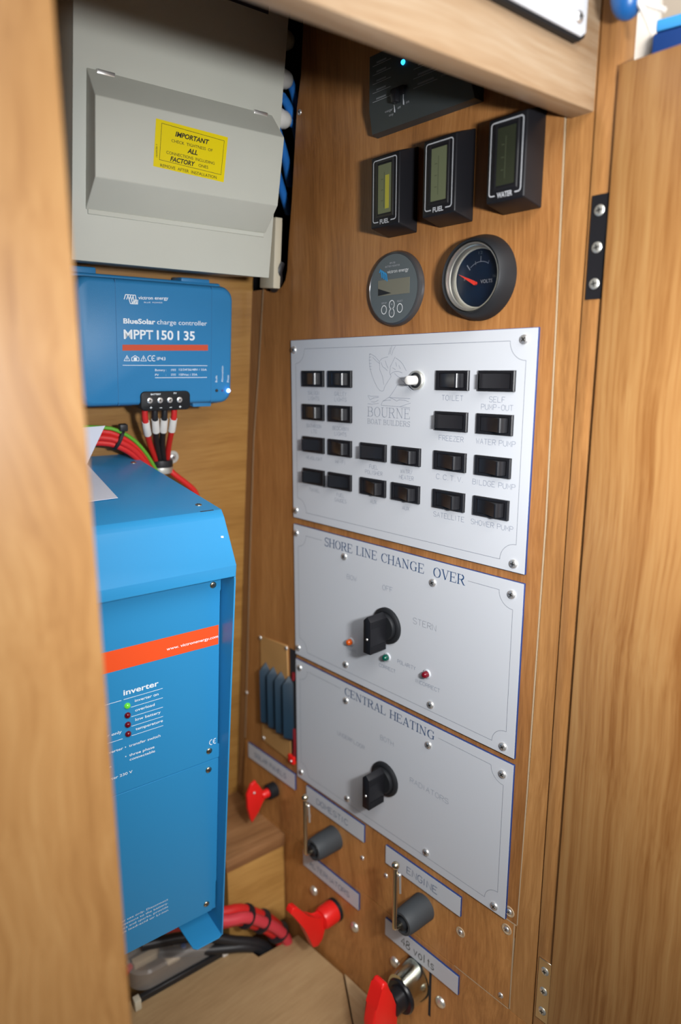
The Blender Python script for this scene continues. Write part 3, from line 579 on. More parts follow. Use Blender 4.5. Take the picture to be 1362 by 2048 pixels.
# ================================================================== GAUGES ON THE PANEL WALL
def tank_gauge(label, u0, u1, word, lcdm, bar, wcap):
    w = u1-u0; t = thing('tank_gauge', label, 'gauge', at(WALL, u0, 89))
    X0, X1, B0, B1, F0, F1, D = 0, w, 0, 73, 5, 65, 25
    bm = MB().add([(X0,B0,0),(X1,B0,0),(X1,B1,0),(X0,B1,0),(X0+.4,F0,D),(X1-.4,F0,D),(X1-.4,F1,D),(X0+.4,F1,D)], [(0,3,2,1),(4,5,6,7),(0,1,5,4),(1,2,6,5),(2,3,7,6),(3,0,4,7)])
    b = bmesh.new(); vv = [b.verts.new(v) for v in bm.v]; [b.faces.new([vv[i] for i in f]) for f in bm.f]
    bmesh.ops.bevel(b, geom=b.edges[:], offset=1.4, segments=3, affect='EDGES', profile=.5)
    part('case', MB().frombm(b), BLACK, t)
    cx = w/2; fl, fr, fb_, ft = cx-14.4, cx+14.2, F0+4.6, F1-3.2; r = 2.2; gw = wcap/2+2.0
    loop = [(cx-gw,fb_)] + arc(fl+r, fb_+r, r, r, 270, 180, 4) + arc(fl+r, ft-r, r, r, 180, 90, 4) + arc(fr-r, ft-r, r, r, 90, 0, 4) + arc(fr-r, fb_+r, r, r, 0, -90, 4) + [(cx+gw,fb_)]
    part('printed_frame', MB().ribbon(loop, .95, D+.12), mat('pale_grey_print', (.42,.43,.45), .5), t)
    text(t, 'lettering', word, cx, fb_-1.9, 3.9, MATS['pale_grey_print'], D+.13, wcap, 'C', bold=.03)
    ww, hh = 18.5, 45; cy = (fb_+ft)/2+1.2
    part('lcd_bezel', MB().ring(ww+3.4, hh+3.4, ww-1, hh-1, D-.2, D+.7, cx, cy, .5), BLACK_G, t)
    part('lcd', MB().box(cx-ww/2+.8, cx+ww/2-.8, cy-hh/2+2, cy+hh/2-2, D-1, D+.12), lcdm, t)
    part('lcd_segments', MB().box(cx-1, cx-.5, cy-16, cy+14, D, D+.18).box(cx-4.5, cx-2, cy-10, cy-9.4, D, D+.18).box(cx-4.5, cx-2, cy-1, cy-.4, D, D+.18).box(cx-4.5, cx-2, cy+8, cy+8.6, D, D+.18), mat('lcd_dark_segment', (.06,.07,.04), .4), t)
    if bar: part('lcd_bar', MB().box(cx+.6, cx+5.4, cy-17, cy+11, D, D+.2), LCD_Y, t)
    return t
tank_gauge('black FUEL gauge with yellow bar on its display, leftmost of three', -169.3, -133.2, 'FUEL', LCD, True, 11.5)
tank_gauge('black FUEL gauge with plain green display, middle of three', -106.6, -70.4, 'FUEL', LCD, False, 11.5)
tank_gauge('black WATER gauge with dark display, rightmost of three', -40.2, -4.8, 'WATER', LCD_D, False, 14)

rp = thing('remote_control_panel', 'wide black control panel with one blue lamp, half hidden under the header', 'control panel', at(WALL, -185.6, 180))
bm = MB().add([(0,0,0),(121,0,0),(121,66,0),(0,66,0),(1.5,1,9),(119,1,9),(117,19,14.5),(3,19,14.5),(3,64,14.5),(117,64,14.5)], [(0,3,2,1),(4,5,6,7),(7,6,9,8),(0,1,5,4),(1,2,9,6,5),(2,3,8,9),(3,0,4,7,8)])
part('case', bm, [CHAR], rp)
mb = MB(); mt = MB()
for i in range(5):
    y = 55 - i*7.4
    mb.ribbon([(7+.1*i,y),(30,y)], .35, 14.62); mb.ribbon([(57,y-2),(84,y-2)], .3, 14.62)
    mt.box(12, 24, y+1.2, y+2.6, 14.55, 14.62); mt.box(62, 80, y-.6, y+.8, 14.55, 14.62)
part('printed_rules', mb, GREYPR, rp); part('printed_captions', mt, DIMPR, rp)
text(rp, 'lettering', 'multi control', 88, 23.5, 2.8, DIMPR, 14.65, 26)
text(rp, 'lettering', 'charger', 22, 13.4, 2.3, GREYPR, 13.2, 9.5); text(rp, 'lettering', 'only', 26, 9.8, 2.3, GREYPR, 12.1, 5.5)
text(rp, 'lettering', 'off', 37.5, 12.8, 2.4, GREYPR, 13.1, 3.8); text(rp, 'lettering', 'on', 48, 14.4, 2.4, GREYPR, 13.6, 3.4)
part('printed_rules', MB().box(33.6,34.1,11,19,12.6,13.9).box(45.2,45.7,14,22,13.5,14.8), GREYPR, rp)
part('toggle_switch', MB().bbox(32,48,22,29,14,17.5,.8,2).bbox(37,43,16,27,15,22,1,2), BLACK_G, rp)
part('led', MB().ball((44.8,47.5,14.6), 2.1), LED_C, rp, 'lit cyan-blue LED')

bmv = thing('battery_monitor', 'round grey battery monitor with small grey display, left of the dial', 'meter', at(WALL, -157.5, 41.8))
part('bezel', MB().lathe([(34.5,0),(34.6,2.4),(33.2,5.4),(31.6,6.2),(31.2,5.6)], 64), mat('dark_grey_bezel', (.10,.10,.105), .28, .6), bmv)
part('face', MB().lathe([(31.3,4.4),(31.3,5.7),(.001,5.72)], 64, cap=False), GREYFACE, bmv)
part('lcd', MB().box(-20,21,-5.5,8.8,5.6,5.95), LCD_G, bmv); part('lcd_shadow', MB().add([(-19.8,-5.2,6.0),(-2,-3.8,6.0),(-19.8,1.5,6.0)], [(0,1,2)]), BLACK_G, bmv)
for (a, b, r) in ((-11.5,-18.6,3.9),(-1.2,-14.5,3.9),(-1.2,-22.0,3.9),(9.3,-18.2,3.9)):
    part('button', MB().ribbon([(a+r*.86*math.cos(t*PI/12), b+r*math.sin(t*PI/12)) for t in range(24)], .75, 6.05, closed=True), mat('button_ring_print', (.62,.63,.63), .5), bmv)
text(bmv, 'lettering', '+', -1.2, -15.6, 3, GREYPR, 6.1, 2.2, 'C'); text(bmv, 'lettering', '–', -1.2, -23.2, 3, GREYPR, 6.1, 2.2, 'C')
text(bmv, 'lettering', 'SETUP', -11.5, -13.2, 1.6, GREYPR, 6.1, 6.5, 'C'); text(bmv, 'lettering', 'SELECT', 9.3, -12.6, 1.6, GREYPR, 6.1, 7, 'C')
text(bmv, 'lettering', 'victron energy', -7.5, 14.3, 3.4, MATS['button_ring_print'], 6.1, 27)
text(bmv, 'lettering', 'BMV-700', -1, 22.6, 1.7, GREYPR, 6.1, 7, 'C'); text(bmv, 'lettering', 'BATTERY MONITOR', -1, 19.8, 1.7, GREYPR, 6.1, 19, 'C')
mb = MB()
for i in range(4): mb.ribbon([(-18+i*2.3, 16-i*1.2), (-17+i*2.3,18.5-i*1.2), (-15.6+i*2.3,17-i*1.2), (-14.6+i*2.3,11-i*1.2)], 1.5, 6.08+.01*i)
part('printed_logo', mb, mat('blue_print', (.03,.22,.45), .5), bmv, 'blue coil mark')

vg = thing('voltmeter', 'round black dial gauge with red needle and chrome bezel', 'gauge', at(WALL, -59.6, 42.3))
part('housing', MB().lathe([(35,0),(34.8,3),(32.5,10),(30.4,15.5),(29.4,16.6),(28.4,16.0),(28.2,2.0)], 72, cap=False), BLACK_M, vg)
part('chrome_bezel', MB().lathe([(28.2,6),(28.0,13.6),(27.2,14.8),(26.3,14.6),(25.8,13.2),(25.9,10.6),(25.3,10.2),(25.4,7),(24.6,3.9)], 72, cap=False), mat('dark_chrome', (.66,.64,.58), .32, .9), vg)
part('dial_ring', MB().lathe([(24.9,3.6),(24.6,4.5),(23.6,4.5),(23.4,3.6)], 72, cap=False), mat('pale_ring', (.62,.60,.54), .35), vg)
part('dial', MB().lathe([(28,3.4),(.001,3.6)], 64, cap=False), NAVY, vg)
mb = MB().ribbon(arc(2, -6, 17, 19, 128, 62, 10), .5, 3.9).ribbon([(-8.8,7.2),(-12.2,11.4)], 1.0, 3.9).ribbon([(-3,10.8),(-3.6,13.8)], .4, 3.92).ribbon([(2,12.6),(2,17.4)], .5, 3.92).ribbon([(9.4,10.4),(10.4,13)], .4, 3.92)
part('printed_scale', mb, GREYPR, vg)
text(vg, 'lettering', 'VOLTS', 8.5, -4.6, 2.9, GREYPR, 4.0, 12, 'C', bold=.02); text(vg, 'lettering', '8', -15, -1, 2.6, GREYPR, 4.0); text(vg, 'lettering', '12', 1.5, 19, 2.4, DIMPR, 4.0, 4, 'C'); text(vg, 'lettering', '16', 15, -1, 2.6, DIMPR, 4.0)
part('needle', MB().prism([(-19.5,4.5),(-3,-5.4),(-1.6,-2.6)], 5.6, 6.4), REDN, vg)
part('needle_hub', MB().lathe([(1.5,3.5),(1.5,6.6),(.001,6.7)], 24, (-2.4,-4.2,0)), REDN, vg)
part('glass', MB().lathe([(25.2,9.8),(.001,10.4)], 48, cap=False), mat('dial_glass', (1,1,1), .02, trans=1.0, ior=1.08), vg)

# ================================================================== HULL SIDE: CONSUMER UNIT
SH = .0535
cu = thing('consumer_unit', 'cream metal consumer unit with raised lid and yellow sticker, top left', 'fuse box', at(HULL, 0, 74))
def shr(mb):
    mb.v = [(x + SH*y, y, z) for (x, y, z) in mb.v]; return mb
part('casing', shr(MB().bbox(-234.5,-32.8,0,366,1,98,1.2,2)), CREAM, cu)
part('front_cover', shr(MB().bbox(-235.3,-32.0,-.8,367,98,100,.7,2)), CREAM, cu)
# raised dished lid: base on the cover, raked top and bottom, near square sides
bq = [(-223.6,42),(-40.2,43),(-42.3,152.5),(-224.2,152.5)]; fq = [(-223.8,66),(-43.2,67.3),(-41.6,129.2),(-224.8,127.6)]
ld = MB().add([(x, y, 100) for x, y in bq] + [(x, y, 125) for x, y in fq], [(4,5,6,7),(0,1,5,4),(1,2,6,5),(2,3,7,6),(3,0,4,7)])
b = bmesh.new(); vv = [b.verts.new((v[0]+SH*v[1], v[1], v[2])) for v in ld.v]; [b.faces.new([vv[i] for i in f]) for f in ld.f]
bmesh.ops.bevel(b, geom=[e for e in b.edges if not e.is_boundary], offset=1.0, segments=3, affect='EDGES', profile=.5)
part('lid', MB().frombm(b), CREAM, cu)
part('lid_flange', shr(MB().bbox(-222,-42.5,38.5,43,99.8,101.2,.5,1)), CREAM, cu)
for (x0, x1) in ((-216.5,-201.0),(-64.9,-49.6)):
    part('lid_clip', shr(MB().bbox(x0,x1,149.5,153.0,99.8,103.4,.5,2).bbox(x0+.6,x1-.6,146.4,149.8,99.5,103.2,1.4,3)), STEEL, cu)
SX = SH
st = part('sticker', MB().prism([(-169.1,82.3),(-100.2,79.6),(-96.4,118.2),(-166.0,120.4)], 125.05, 125.25), YELLOW, cu, 'yellow warning sticker')
part('printed_border', MB().ribbon([(-163.4,88.4),(-103.2,85.6),(-100.2,114.6),(-160.8,117.6)], .35, 125.35, closed=True), INK, st)
for s_, x, y, w, cap, bd, sh in [('IMPORTANT',-132.0,109.2,33,4.0,.03,.25),('CHECK  TIGHTNESS  OF',-132,103.9,40,2.5,0,0),('ALL',-132,98.2,10,4.0,.03,.25),
        ('CONNECTIONS  INCLUDING',-133.4,93.6,47,2.5,0,0),('FACTORY',-141.4,88.7,24,3.9,.03,.25),('ONES',-121.2,88.6,9.6,2.6,0,0),('REMOVE  AFTER  INSTALLATION',-135.2,82.1,55,2.6,0,0)]:
    text(st, 'lettering', s_, x, y, cap, INK, 125.4, w, 'C', bold=bd, shear=sh, rot=-.03)
text(st, 'lettering', '1600036-1', -165.2, 90, 1.6, INK, 125.4, 10, rot=PI/2)
part('dark_label', shr(MB().box(-101,-55,236.6,275,100.05,100.3)), mat('dark_purple_print', (.035,.03,.05), .5), cu, 'dark rectangular label')
for i, b in enumerate((276.5, 238.4, 312.6)):
    g = part('cable_gland', MB().lathe([(9.5,-26),(9.5,-12),(10.6,-11.5),(10.6,-3),(9.6,0),(8.8,5),(6.4,9),(3.4,10.5),(.001,10.8)], 28, (6,b-74,52), 'a'), WHITEP if i < 2 else CREAMP, cu)
single('cream_duct', MB().bbox(-8,1,-2,72,40,70,1,2), CREAMP, 'narrow cream plastic duct beside the consumer unit in the wall slot', 'duct', at(HULL, 0, 66))
single('cable_sleeve', MB().tube([(3,30,66),(0,20,66),(3,10,62),(5,2,50)], 5, 12), BLACKC, 'black cable end in the wall slot below the cream duct', 'cable', at(HULL, 0, 62))
for i, (pts, lb) in enumerate([
    ([(15,276,52),(24,266,48),(32,250,44),(52,226,36)], 'blue cable leaving the upper gland in the dark wall slot'),
    ([(2,258,58),(14,252,52),(28,236,46),(46,214,34)], 'short blue cable between the two lower glands'),
    ([(15,238.4,52),(22,237,51),(32,232,46),(52,214,36)], 'blue cable leaving the white middle gland'),
    ([(-6,226,62),(2,216,58),(16,200,48),(34,180,30)], 'blue cable below the white middle gland'),
    ([(-8,196,58),(-1,190,54),(10,178,46),(34,150,30)], 'dark blue cable lowest in the wall slot')]):
    single('cable', MB().tube(pts, 4.6, 12), BLUEC, lb, 'cable', HULL, 'blue cables in the wall slot')

# ================================================================== SOLAR CHARGE CONTROLLER
cc = thing('charge_controller', 'blue solar charge controller with black terminal block, below the consumer unit', 'charge controller', at(HULL, 0, -66))
def rr(x0, x1, y0, y1, r, n=6):
    return arc(x1-r,y0+r,r,r,-90,0,n)+arc(x1-r,y1-r,r,r,0,90,n)+arc(x0+r,y1-r,r,r,90,180,n)+arc(x0+r,y0+r,r,r,180,270,n)
mb = MB()
lv = [(0,30,5.5),(0,62,5.5),(.8,65.5,5.5),(2.2,68.2,5.8),(4.6,70,6.5)]
rings = []
for (ins, c, rad) in lv:
    rings.append([(x, y, c) for (x, y) in rr(-226+ins, -56.6-ins, 3+ins, 127.5-ins, 13)])
n = len(rings[0]); vs = [v for rg in rings for v in rg]; fs = []
for j in range(len(rings)-1):
    for i in range(n): fs.append((j*n+i, j*n+(i+1)%n, (j+1)*n+(i+1)%n, (j+1)*n+i))
fs += [tuple((len(rings)-1)*n+i for i in range(n)), tuple(range(n-1,-1,-1))]
mb.add(vs, fs)
part('cover', mb, BLUE_CC, cc)
part('heat_sink', MB().bbox(-229,-53,-3,131,0,31,2.5,3).bbox(-222,-190,129,137,4,26,1.5,2).bbox(-100,-66,129,134.5,4,30,1.5,2).bbox(-100,-78,-1.5,4,40,60,1,2), BLUE_CC, cc)
for x in (-186.6, -83.6): part('cover_groove', MB().box(x-.25,x+.25,4,126.5,68.6,70.06), mat('blue_groove', (.02,.13,.30), .6), cc)
b0 = 66
part('orange_bar', MB().prism([(-181.2,b0-7.1),(-87.6,b0-5.5),(-87.6,b0+.6),(-181,b0-1.3)], 70.05, 70.2), ORANGE_D, cc)
text(cc, 'lettering', 'victron energy', -163.8, b0+43.0, 3.3, PRINT, 70.2, 31.5, bold=.015, rot=.045)
text(cc, 'lettering', 'BLUE  POWER', -158, b0+39.8, 1.3, PRINT, 70.2, 19.5, rot=.04)
mb = MB()
for i in range(4):
    mb.ribbon([(-178.2+i*2.6,b0+42.2),(-176.6+i*2.6,b0+46.6),(-174.6+i*2.6,b0+46.8)], .8, 70.2+.01*i)
    mb.ribbon([(-174.6+i*2.6,b0+46.8),(-172.0+i*2.1,b0+38.6),(-169.6+i*1.6,b0+38.4),(-168.0+i*1.2,b0+42.6)], .8, 70.25+.01*i)
part('printed_logo', mb, PRINT, cc, 'white coil mark')
text(cc, 'lettering', 'BlueSolar', -179.5, b0+19.4, 4.9, PRINT, 70.2, 33, bold=.03, rot=.01); text(cc, 'lettering', 'charge controller', -144.6, b0+19.8, 4.9, PRINT, 70.2, 55.5, rot=.012)
text(cc, 'lettering', 'MPPT', -179.4, b0+4.5, 9.3, PRINT, 70.2, 30.5, bold=.018, rot=.008); text(cc, 'lettering', '150 I 35', -145, b0+4.8, 9.3, PRINT, 70.2, 42, bold=.022, rot=.006)
mb = MB()
for x in (-176.8, -159.6): mb.ribbon([(x-3,b0-17),(x+3,b0-17),(x,b0-11.8)], .6, 70.2, closed=True).box(x-.35,x+.35,b0-15.8,b0-13.4,70.1,70.25)
mb.ribbon([(-172,b0-17),(-172,b0-14),(-168.4,b0-11.8),(-164.4,b0-14),(-164.4,b0-17)], .6, 70.2, closed=True).box(-169.8,-166.6,b0-16.6,b0-13.6,70.1,70.22)
for cx in (-152.6, -148.4): mb.ribbon(arc(cx, b0-14.3, 2.5, 2.7, 60, 300, 9), .7, 70.2)
mb.box(-150.2,-148.2,b0-14.6,b0-14.0,70.1,70.25)
part('printed_symbols', mb, PRINT, cc)
text(cc, 'lettering', 'IP43', -145.2, b0-16.2, 3.4, PRINT, 70.2, 9.2)
part('printed_rules', MB().box(-181.4,-88.2,b0-21.7,b0-21.2,70.1,70.2).box(-147.6,-88.6,b0-34.3,b0-33.8,70.1,70.2), PRINT, cc)
text(cc, 'lettering', 'Battery :', -147.5, b0-27.2, 2.3, PRINT, 70.2, 12.5); text(cc, 'lettering', '12/24/36/48V / 35A', -121, b0-26.8, 2.3, PRINT, 70.2, 32)
text(cc, 'lettering', 'PV', -147.5, b0-32.2, 2.3, PRINT, 70.2, 4); text(cc, 'lettering', ':', -135.8, b0-32.2, 2.3, PRINT, 70.2); text(cc, 'lettering', '150Voc / 35A', -121, b0-32.0, 2.3, PRINT, 70.2, 21)
part('printed_symbols', MB().box(-130,-124.5,b0-25.6,b0-25.2,70.1,70.2).box(-130,-128.6,b0-26.9,b0-26.5,70.1,70.2).box(-128,-126.6,b0-26.9,b0-26.5,70.1,70.2).box(-126,-124.6,b0-26.9,b0-26.5,70.1,70.2)
     .box(-130,-124.5,b0-30.6,b0-30.2,70.1,70.2).box(-130,-128.6,b0-31.9,b0-31.5,70.1,70.2).box(-128,-126.6,b0-31.9,b0-31.5,70.1,70.2).box(-126,-124.6,b0-31.9,b0-31.5,70.1,70.2), PRINT, cc)
for s_, x, w in (('Bulk',-76.2,7.5),('Absorption',-69.0,17.5),('Float',-61.9,7.8)): text(cc, 'lettering', s_, x, b0-39.4, 2.2, PRINT, 70.2, w, rot=PI/2)
part('led', MB().ball((-76.6,b0-48.5,70), 1.7), SLOT, cc, 'unlit dark LED'); part('led', MB().ball((-69.5,b0-48.7,70), 1.3), mat('unlit_violet_led', (.10,.07,.25), .3), cc, 'unlit violet LED'); part('led', MB().ball((-62.2,b0-48.8,70.2), 2.2), LED_B, cc, 'brightly lit blue LED')
tb = part('terminal_block', MB().bprism(rr(-164,-109,-2,18,5,4), 42, 72.5, 1.2, 2), BLACK_M, cc)
TS = screw_mesh('terminal_screw', 3.2, 1.0, STEEL, .4)
for x in (-154.5,-143.4,-132.5,-121.6): part('terminal_screw', TS, None, tb, loc=(x, b0-57.2, 72.4))
text(tb, 'lettering', 'BATTERY', -148, b0-51.6, 1.7, PRINT, 72.7, 11, 'C', bold=.02); text(tb, 'lettering', 'PV', -126.5, b0-50.9, 1.7, PRINT, 72.7, 3.4, 'C', bold=.02)
for x, s_ in ((-153.5,'+'),(-142.6,'–'),(-131.6,'–'),(-121,'+')): text(tb, 'lettering', s_, x, b0-66.2, 3.2, PRINT, 72.7, 2.6, 'C', bold=.03)

# wiring from the terminal block to the clip
LW = [(-154.5, REDC, 'leftmost red cable from the black terminal block', (-125,-137,16)), (-143.4, BLACKC, 'left black cable from the black terminal block', (-121,-137,17)),
      (-132.5, BLACKC, 'right black cable from the black terminal block', (-116.5,-137,17)), (-121.6, REDC, 'rightmost red cable from the black terminal block', (-111.5,-136,15))]
for i, (x, m, lb, e_) in enumerate(LW):
    t = thing('cable', lb, 'cable', HULL, 'four short cables below the charge controller')
    x1, c1 = x + (1.5 if i < 2 else 0), 58
    pts = [(x,-64,58),(x,-76,58),(x1+.12*(e_[0]-x),-92,50),(x1+.45*(e_[0]-x),-112,34),e_]
    part('sheath', MB().tube(pts, 3.3, 12), m, t)
    j = 6 + (2 if i == 0 else 0)
    ya, yb = (-82,-98) if i == 0 else (-80,-95)
    def pt(y):
        for p, q in zip(pts, pts[1:]):
            if p[1] >= y >= q[1]:
                k = (p[1]-y)/(p[1]-q[1]); return tuple(p[n]+(q[n]-p[n])*k for n in range(3))
    part('cable_marker', MB().tube([pt(ya), pt((ya+yb)/2), pt(yb)], 4.1, 12, smooth=2), WHITEP, t, 'white printed sleeve')
pc = thing('cable_clip', 'rubber lined metal clip holding the charge controller cables', 'clip', at(HULL, -118, -140, 0))
part('rubber_lining', MB().lathe([(11.5,-6),(11.9,-3),(11.9,2),(11.3,5)], 28, (0,0,16), 'b', sx=.8, sy=1.05), BLACKC, pc)
part('metal_band', MB().lathe([(12.3,-9),(12.5,-8),(12.5,-3),(12.3,-2)], 28, (0,-1,16), 'b', sx=.8, sy=1.0), ZINC, pc)
part('foot', MB().bbox(6,20,-5,7,0,2,.4,1), ZINC, pc)
part('washer', MB().lathe([(7.6,2),(7.6,3),(3,3.1)], 28, (18.5,4,0)), ZINC, pc); part('screw', SCREW, None, pc, loc=(18.5,4,3))
single('cable', MB().tube([(-113,-142,16),(-106,-152,20),(-92,-164,22),(-80,-176,22),(-76,-190,20),(-82,-230,18)], 3.6, 12), REDC, 'red cable curving down from the clip behind the inverter', 'cable', HULL)
for i, (dy, dc, m, r, lb) in enumerate([(6.5,4,GREENC,2.1,'thin green cable running over the red cables'),(1.5,0,REDC,3.7,'upper red cable of the tied bundle behind the inverter'),(-4.6,3,REDC,3.7,'middle red cable of the tied bundle behind the inverter'),(-10.6,1,REDC,3.7,'lower red cable of the tied bundle behind the inverter')]):
    single('cable', MB().tube([(-330,-96+dy*.6,20+dc),(-250,-95+dy,26+dc),(-192,-97+dy,28+dc),(-172,-103+dy,30+dc),(-155,-115+dy,28+dc),(-140,-133+dy,24+dc),(-126,-152+dy*.4,18+dc)], r, 12), m, lb, 'cable', HULL, 'tied cables behind the inverter')
ct = thing('cable_tie', 'black cable tie around the red and green cables', 'cable tie', at(HULL, -174, -104, 30))
part('band', MB().lathe([(12.4,-1.8),(12.9,-1.6),(12.9,1.6),(12.4,1.8)], 24, ax='a', sx=1.0, sy=.62), BLACKC, ct, rot=(0,0,-.45))
part('tie_head', MB().bbox(-1,8,9,17,2,10,1.6,2), BLACKC, ct)

# ================================================================== INVERTER
IV = thing('inverter', 'large blue inverter with orange stripe and white printing, left of the panels', 'inverter', at(HULL, -150.3, -612))
ax = -150.3; OB = 612
def ib(mb): mb.v = [(x-ax, y+OB, z) for x, y, z in mb.v]; return mb
part('casing', ib(MB().prism([(-131,2),(-134,224),(-190,229.5),(-586,229.5),(-586,8)], -470, ax-2.2, 0, 'a')), BLUE_INV, IV)
part('hood', ib(MB().bprism([(-128.5,0),(-133.6,226),(-139.5,232),(-177.4,256),(-188.4,255.6),(-188.4,253.8),(-178,254),(-141,230.5),(-136,224),(-131,1)], -471, ax, .45, 1, 'a')), BLUE_INV, IV)
part('side_flange', ib(MB().prism([(-131,0),(-135,224),(-141,230),(-178,253.5),(-192,255.4),(-328,251.4),(-497,247),(-611.5,243.9),(-611.5,205),(-590,8)], ax-1.6, ax-.1, 0, 'a')), BLUE_INV, IV)
part('bottom_tab', ib(MB().bprism([(-186.4,209),(-151.8,208),(-151.8,243.8),(-156,245.6),(-181,245.6),(-184.6,242)], -612.4, -611, .3, 1, 'b')), BLUE_INV, IV)
part('upper_cover', ib(MB().bprism([(-470,-392.9),(-150.9,-392.9),(-150.9,-378),(-154.2,-376),(-154.2,-213),(-152.2,-210),(-152.2,-186),(-470,-186)], 229.6, 231, .3, 1)), BLUE_INV, IV)
part('lower_cover', ib(MB().bprism([(-470,-586),(-158,-586),(-153.6,-581),(-153.6,-550),(-152.0,-548),(-152.0,-394.0),(-470,-394.0)], 229.2, 230.6, .3, 1)), BLUE_INV, IV)
part('orange_stripe', ib(MB().box(-470,-154.2,-266,-245.8,231,231.12)), ORANGE, IV)
screws(IV, [(-160.4-ax,OB-204),(-162.6-ax,OB-381.8),(-163-ax,OB-403.8),(-163.9-ax,OB-573.5)], SCREW_B, 231)
for (a, c) in ((-161.9,41.3),(-163.5,206.5),(-300,206.5)):
    part('screw', SCREW_B, None, IV, loc=(a-ax, OB-128.9-.023*c, c), rot=(-PI/2,0,0))
T = lambda s, x, y, cap, w=None, **k: text(IV, 'lettering', s, x-ax, y+OB, cap, PRINT, 231.2, w, **k)
T('www. victronenergy.com', -206.1, -258.9, 3.0, 51.5, bold=.012)
T('inverter', -246.6, -292.1, 5.6, 32.6, bold=.02)
for i, (s_, w) in enumerate((('inverter on',22.2),('overload',18.3),('low battery',24.0),('temperature',26.0))): T(s_, -236.5, -302.0-9.8*i, 2.9, w, bold=.012)
mb = MB().box(-246.6,-210.3,-296.5,-296.1,231.1,231.2).box(-420,-248.6,-296.6,-296.2,231.1,231.2).box(-420,-248.6,-335.9,-335.5,231.1,231.2)
for i in range(4): mb.box(-240.2,-210.2,-306.3-9.85*i,-305.9-9.85*i,231.1,231.2)
part('printed_rules', ib(mb), PRINT, IV)
for i in range(4): part('led', ib(MB().ball((-243.5,-303.4-9.67*i,231.2), 2.9, 18, 10)), LED_G if i == 0 else LENS_R, IV, 'lit green LED' if i == 0 else 'unlit dark red LED')
T('charger only', -249.2, -329.2, 2.9, 27, align='R', bold=.012)
T('transfer switch', -243.0, -346.6, 2.8, 30, bold=.01); T('three phase', -243.0, -356.6, 2.8, 24, bold=.01); T('connectable', -242.8, -361.3, 2.8, 24.3, bold=.01)
mb = MB().lathe([(.6,0),(.5,.1)], 10, (-246.2,-345.4,231.15)).lathe([(.6,0),(.5,.1)], 10, (-246.2,-355.4,231.15)); part('printed_bullets', ib(mb), PRINT, IV)
T('sine wave inverter', -248.4, -346.8, 2.8, 38, align='R', bold=.01); T('connectable', -259.5, -361.6, 2.8, 24, align='R', bold=.01); T('inverter 230 V', -240.4, -375.0, 2.9, 29.5, align='R', bold=.01)
mb = MB()
for cx in (-160.2, -156.2): mb.ribbon(arc(cx, -372.4, 2.2, 2.8, 70, 290, 8), .75, 231.2)
mb.box(-158.0,-156.2,-372.7,-372.1,231.1,231.2); part('printed_symbols', ib(mb), PRINT, IV)
for i, s_ in enumerate(('For indoor use only. Disconnect','the connections to the battery.','no flames and sparks, provide','Charge lead-acid or Li-ion')): T(s_, -207.3, -542.8-4.6*i, 2.4, 66-2*i, align='R')
mb = MB().ribbon([(-168,10),(-160,12),(-157,9)], .9, 0)
part('paint_chip', ib(MB().add([(-159,-154.6,242.4),(-156.5,-155,242.7),(-156.2,-153.6,241.6),(-158.6,-153.3,241.4)], [(0,1,2,3)])), PRINT, IV)
part('paint_chip', ib(MB().box(-171,-158,-133.9,-133.5,224.6,226.1)), SLOT, IV)

# folded leaflet on the inverter
lf = thing('leaflet', 'folded white paper leaflet lying on top of the blue inverter', 'paper', at(HULL, -222, -129.6, 60))
def paper(q, th=.35):
    a, b_, c_, d = [Vector(p) for p in q]; n_ = (b_-a).cross(d-a).normalized()*th
    return MB().add([a,b_,c_,d,a+n_,b_+n_,c_+n_,d+n_], [(3,2,1,0),(4,5,6,7),(0,1,5,4),(1,2,6,5),(2,3,7,6),(3,0,4,7)])
part('flat_page', paper([(-80,-1.4,108),(-.5,-1.3,103),(11.3,1.6,-24),(-80,1.6,-24)][::-1]), PAPER, lf)
part('raised_page', paper([(-80,1.8,-23.5),(11.3,1.8,-23.5),(28.5,43.6,-13),(-80,40,-13)]), PAPER, lf)
part('printed_line', MB().add([(-60,-.7,99),(-22,-.7,97.6),(-22,-.7,98.2),(-60,-.7,99.6)], [(0,1,2,3)]), mat('pale_violet_print', (.38,.38,.55), .6), lf)

# ================================================================== BOTTOM OF THE CUPBOARD
FL = frame((0, 0.3536, 0), U5, (0, 0, 1))
stp = thing('storage_step', 'boxed-in oak step against the hull with a darker lid', 'step', at(FL, -86, -790))
part('lid', MB().bbox(-2,88,116,134,-128,1.2,1,2), OAK_STEP, stp); part('front_board', MB().box(0,86.4,0,116,-14,0), OAK_STEPF, stp); part('side_board', MB().box(0,14,0,116,-120,-14), OAK_STEPF, stp)
cov = thing('floor_board', 'pale birch plywood cover board in the bottom of the cupboard', 'board', frame((-0.2, 0.15, -0.802), (1,0,0), (0,1,0)))
def fp(pts): return [(x*1000+200, y*1000-150) for x, y in pts]
part('board', MB().bprism(fp([(-.56,.02),(-.145,.02),(-.038,.174),(-.0005,.231),(-.0042,.318),(-.066,.324),(-.0705,.3545),(-.12,.362),(-.20,.377),(-.45,.398),(-.56,.40)]), 0, 12, .6, 1), PLY, cov)
part('corner_infill', MB().prism(fp([(-.143,.015),(-.0365,.1725),(.0018,.2305),(.0018,.0),(-.143,.0)]), 0, 11.2), wood('birch_infill', (.37,.24,.125), (.43,.30,.16), (.48,.35,.20), 'Y', seed=31, rough=.6, coat=0), cov, 'lighter triangular infill')
part('knot', MB().lathe([(2.6,0),(2.4,.2),(.001,.25)], 14, (fp([(-.012,.178)])[0][0], fp([(-.012,.178)])[0][1], 11.2)), PALE_EDGE, cov)

